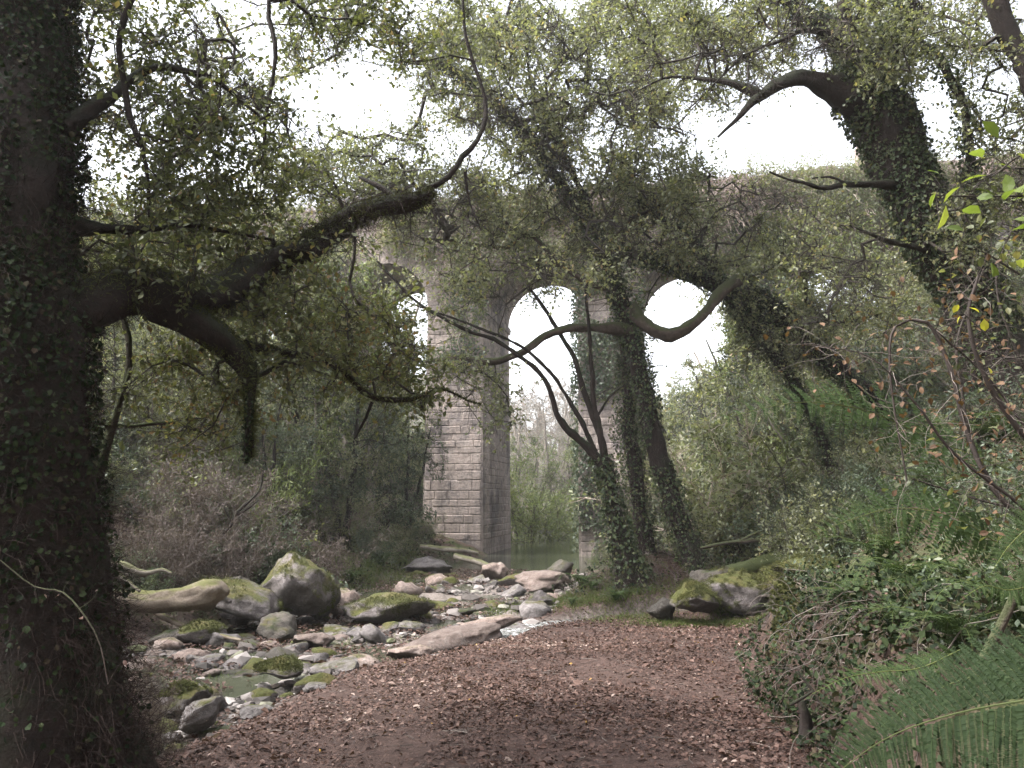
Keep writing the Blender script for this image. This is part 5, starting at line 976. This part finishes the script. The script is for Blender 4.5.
# roots and hanging stalks on the cut face of the earth bank
NR = 420; y = rg.uniform(4.5, 10.5, NR); x = np.interp(y, PY_, PX_) + rg.uniform(.0, .75, NR); p0 = np.stack([x, y, H(x, y) + .03], -1)
poly = strands(p0, np.stack([rg.normal(-.6, .5, NR), rg.normal(-.3, .5, NR), rg.normal(0, .5, NR)], -1), rg.uniform(.15, .7, NR), None, 6, .28, .2, rg); poly[..., 2] = np.maximum(poly[..., 2], H(poly[..., 0], poly[..., 1]) + .01)
mb = MB(); strand_tubes(mb, poly, rg.uniform(.002, .005, NR), 4, .4); tag(mb.obj('hanging_roots', M['deadtwig']), kind='stuff')

# ------------------------------------------------------------------ near plants
def cane(name, label, cat, seqs, mat, leafm, lsize, nl, seed, rpart='stem', asp=.6, twl=.12):
    rg = np.random.default_rng(seed); root = thing(name, label, cat, P(*seqs[0][0][:3])); b = A(*root.location); lf = MB()
    for q in seqs:
        p, r = spline(*pxl(q), step=.05, wob=.03, seed=seed + len(q)); mb = MB(); tube(mb, p - b, r * .62, 6, .1, seed); mb.obj(rpart, M[mat], root, True)
        k = max(2, nl // len(seqs)); i = rg.integers(0, len(p), k); poly = strands(p[i], rg.normal(0, 1, (k, 3)) + A(0, -.2, .2), twl * rg.uniform(.3, 1.2, k), None, 3, .3, .1, rg)
        m2 = MB(); strand_tubes(m2, poly - b, .0012, 3, .5); m2.obj('twigs', M[mat], root)
        pos = poly[:, -1]; leaves(lf, pos - b, rg.normal(0, .7, (k, 3)) + A(0, 0, -.1), lsize * rg.uniform(.6, 1.2, k), up=A(0, -.3, 1) + rg.normal(0, .4, (k, 3)), asp=asp, r=rg.random(k), fancy=True, rg=rg)
    lf.obj('foliage', M[leafm], root); return root
cane('leafy_branch', 'backlit green leafy branch reaching in at the upper right, close up', 'branch', [[(1120, 200, 2.8, 3), (1040, 190, 2.8, 2.5), (980, 192, 2.8, 1.5), (930, 190, 2.8, 1)], [(1100, 120, 2.9, 3), (1020, 150, 2.85, 2), (985, 172, 2.8, 1.2), (955, 180, 2.8, .6)], [(1110, 250, 2.8, 2), (1040, 235, 2.8, 1.5), (1000, 225, 2.8, .8)]], 'twig', 'bright', .075, 44, 1, twl=.16)
cane('bramble', 'tangled bramble canes with brown withered leaves at the right edge', 'bramble', [[(1080, 560, 3.4, 4), (1010, 500, 3.4, 4), (970, 430, 3.5, 4), (950, 370, 3.5, 3.5), (925, 320, 3.5, 3), (895, 325, 3.5, 2), (890, 360, 3.5, 2), (900, 420, 3.5, 1.5), (912, 480, 3.5, 1.5)], [(1090, 480, 3.4, 5), (1030, 440, 3.4, 5), (985, 380, 3.4, 4), (965, 320, 3.4, 3), (975, 280, 3.4, 2)], [(1060, 540, 3.3, 3), (960, 460, 3.3, 2.5), (915, 400, 3.3, 2), (870, 350, 3.3, 1), (800, 340, 3.3, .8)], [(1060, 480, 3.6, 2), (1000, 390, 3.6, 2), (940, 330, 3.6, 1.5)]], 'deadtwig', 'fern_old', .036, 420, 2, twl=.25)
cane('leafy_bramble', 'green-leaved bramble growing among the withered canes at the right edge', 'bramble', [[(1090, 600, 3.8, 3), (1020, 520, 3.8, 3), (975, 440, 3.8, 2.5), (960, 350, 3.8, 2), (985, 270, 3.8, 1.5)], [(1060, 420, 3.9, 2.5), (1010, 350, 3.9, 2), (990, 280, 3.9, 1.5), (1010, 220, 3.9, 1)], [(1050, 520, 4, 2), (930, 480, 4, 1.5), (880, 470, 4, 1)], [(1060, 300, 3.6, 2), (1000, 260, 3.6, 1.5), (960, 240, 3.6, 1)]], 'twig', 'oak_dark', .046, 330, 3, twl=.3)
cane('hazel_sprig', 'sprig with a few bright yellow leaves among the brambles', 'sprig', [[(1030, 400, 3.2, 1.5), (990, 340, 3.2, 1.2), (960, 310, 3.2, .8)]], 'twig', 'yellow', .055, 5, 4, twl=.08)
for k_, (px_, Y_, s_) in enumerate(((150, 5.6, .42), (132, 5.2, .38), (168, 6.2, .40), (120, 4.9, .34))):
    x_ = px2x(px_, Y_); o = copy_tree(SP['heather'][k_ % 2]); o.name = 'dead_shrub'; o.location = (x_, Y_, Hs(x_, Y_) - .03); o.scale = (s_ * .7, s_ * .7, s_ * 1.15); o.rotation_euler = (0, 0, k_ * 1.7)
    tag(o, ['reddish-brown dead shrub beside the near trunk, right above the leaf litter', 'dead twiggy shrub pressed against the near trunk', 'dead twiggy shrub standing nearest the mossy stones', 'low dead shrub at the foot of the near trunk'][k_], 'shrub', 'dead shrubs beside the near trunk')
cane('thin_vine', 'thin pale vine looping across the near ivy-clad trunk', 'vine', [[(0, 560, 3.75, 1), (30, 588, 3.75, 1.2), (60, 596, 3.72, 1.3), (85, 622, 3.7, 1.3), (100, 650, 3.7, 1), (108, 690, 3.7, .8)]], 'bark_smooth', 'litter', .03, 6, 6)
cane('hanging_ivy', 'hanging fuzzy ivy stem on the broken stub of the mossy limb', 'ivy', [[(246, 372, 5.0, 4), (251, 410, 4.98, 4), (251, 458, 5.0, 3)]], 'bark_dark', 'ivy', .024, 500, 7, twl=.03)

# ------------------------------------------------------------------ haze
mb = MB(); box(mb, -235, 235, -45, 640, -4.4, 62); m = bpy.data.materials.new('air'); m.use_nodes = True; n = m.node_tree; n.nodes.clear()
o_ = n.nodes.new('ShaderNodeOutputMaterial'); pv = n.nodes.new('ShaderNodeVolumePrincipled'); pv.inputs['Color'].default_value = (.95, .95, .97, 1); pv.inputs['Density'].default_value = .0007; pv.inputs['Anisotropy'].default_value = .35
n.links.new(pv.outputs[0], o_.inputs['Volume']); tag(mb.obj('haze', m), kind='stuff')
S.cycles.volume_bounces = 2

# ------------------------------------------------------------------ labels that tell look-alikes apart
LM = [('the big mossy boulder', 300, 580), ('the fallen log', 150, 600), ('the viaduct pier', 468, 500), ('the flat-sided mossy rock', 394, 607), ('the bedrock slab', 448, 640), ('the leaning oak foot', 690, 545), ('the forked tree foot', 625, 560), ('the slanting oak foot', 830, 455),
      ('the earth bank', 860, 620), ('the bracken', 940, 730), ('the brambles', 960, 400), ('the dead shrub', 160, 680), ('the olive mossy rock', 196, 698), ('the hanging ivy stub', 250, 440), ('the broken limb end', 430, 190), ('the long mossy log', 780, 565), ('the pool', 545, 545),
      ('the low green mossy rock', 290, 668), ('the dark wet boulder', 286, 632), ('the big oak trunk', 930, 240), ('the small flat blue-grey stone', 320, 687), ('the bare sapling', 240, 515), ('the flat pale rock shelf', 545, 580), ('the mossy sapling', 100, 460), ('the bluish bracken frond', 800, 410), ('the lower bracken frond', 860, 515), ('the leaning stick', 995, 640), ('the snaking bare limb', 560, 335), ('the bright arch opening', 700, 330)]
bpy.context.view_layer.update()
def proj(p):
    d = np.array(p) - EYE; fy = d[1] * math.cos(PITCH) + d[2] * math.sin(PITCH); fz = -d[1] * math.sin(PITCH) + d[2] * math.cos(PITCH)
    return 512 + 800 * d[0] / fy, 384 - 800 * fz / fy
def relabel():
    sets = {}
    for o in S.objects:
        if o.parent is None and o.get('group') and o.get('label') and o.name.split('.')[0] in ('river_stone', 'fern') or (o.parent is None and o.get('category') in ('shrub', 'tree') and o.get('group')):
            sets.setdefault(o['label'], []).append(o)
    new = {}
    for lab, os_ in sets.items():
        if len(os_) == 1: continue
        kind = lab.split(' on ')[0].split(' among ')[0].split(' before ')[0].split(' growing ')[0].split(' high ')[0].split(' near ')[0].split(' beyond ')[0].split(' rooted ')[0].split(' just ')[0].split(' far ')[0].split(' in ')[0].split(' close ')[0].split(' at ')[0].split(' across ')[0]
        sc = sorted(o.scale[2] for o in os_); lo, hi = sc[len(sc) // 3], sc[2 * len(sc) // 3]
        for o in os_:
            h = {'tree': 5, 'shrub': .8, 'fern': .3}.get(o['category'], 0) * o.scale[2]; px, py = proj(o.location + Vector((0, 0, h)))
            k = min(LM, key=lambda q: abs(q[1] - px) + abs(q[2] - py)); dx, dy = px - k[1], py - k[2]
            rel = ('right of' if dx > 0 else 'left of') if abs(dx) > abs(dy) else ('above' if dy < 0 else 'below')
            sz = '' if len(os_) < 4 or o['category'] == 'stone' and kind.startswith('small') else ('low ' if o.scale[2] < lo else 'tall ' if o.scale[2] > hi else 'middling ') if o['category'] != 'stone' else ('flat ' if o.scale[2] < .5 * o.scale[0] else 'chunky ')
            new.setdefault(sz + kind + ' ' + rel + ' ' + k[0], []).append((px, o))
    for lab, l in new.items():
        l.sort(key=lambda t: t[0]); n = len(l)
        for i, (_, o) in enumerate(l):
            if n == 1: o['label'] = lab
            elif n <= 7:
                o['label'] = (('leftmost ' if i == 0 else 'rightmost ' if i == n - 1 else ['', 'second from left ', 'third from left ', 'fourth from left ', 'fifth from left ', 'sixth from left '][i]) + lab)
            else: o['label'] = lab; o['group'] = lab
            w_ = o['label'].split()
            if len(w_) > 16: o['label'] = ' '.join(x for x in w_ if x not in ('tall', 'low', 'middling', 'brownish', 'mid-green', 'feathery'))
relabel()
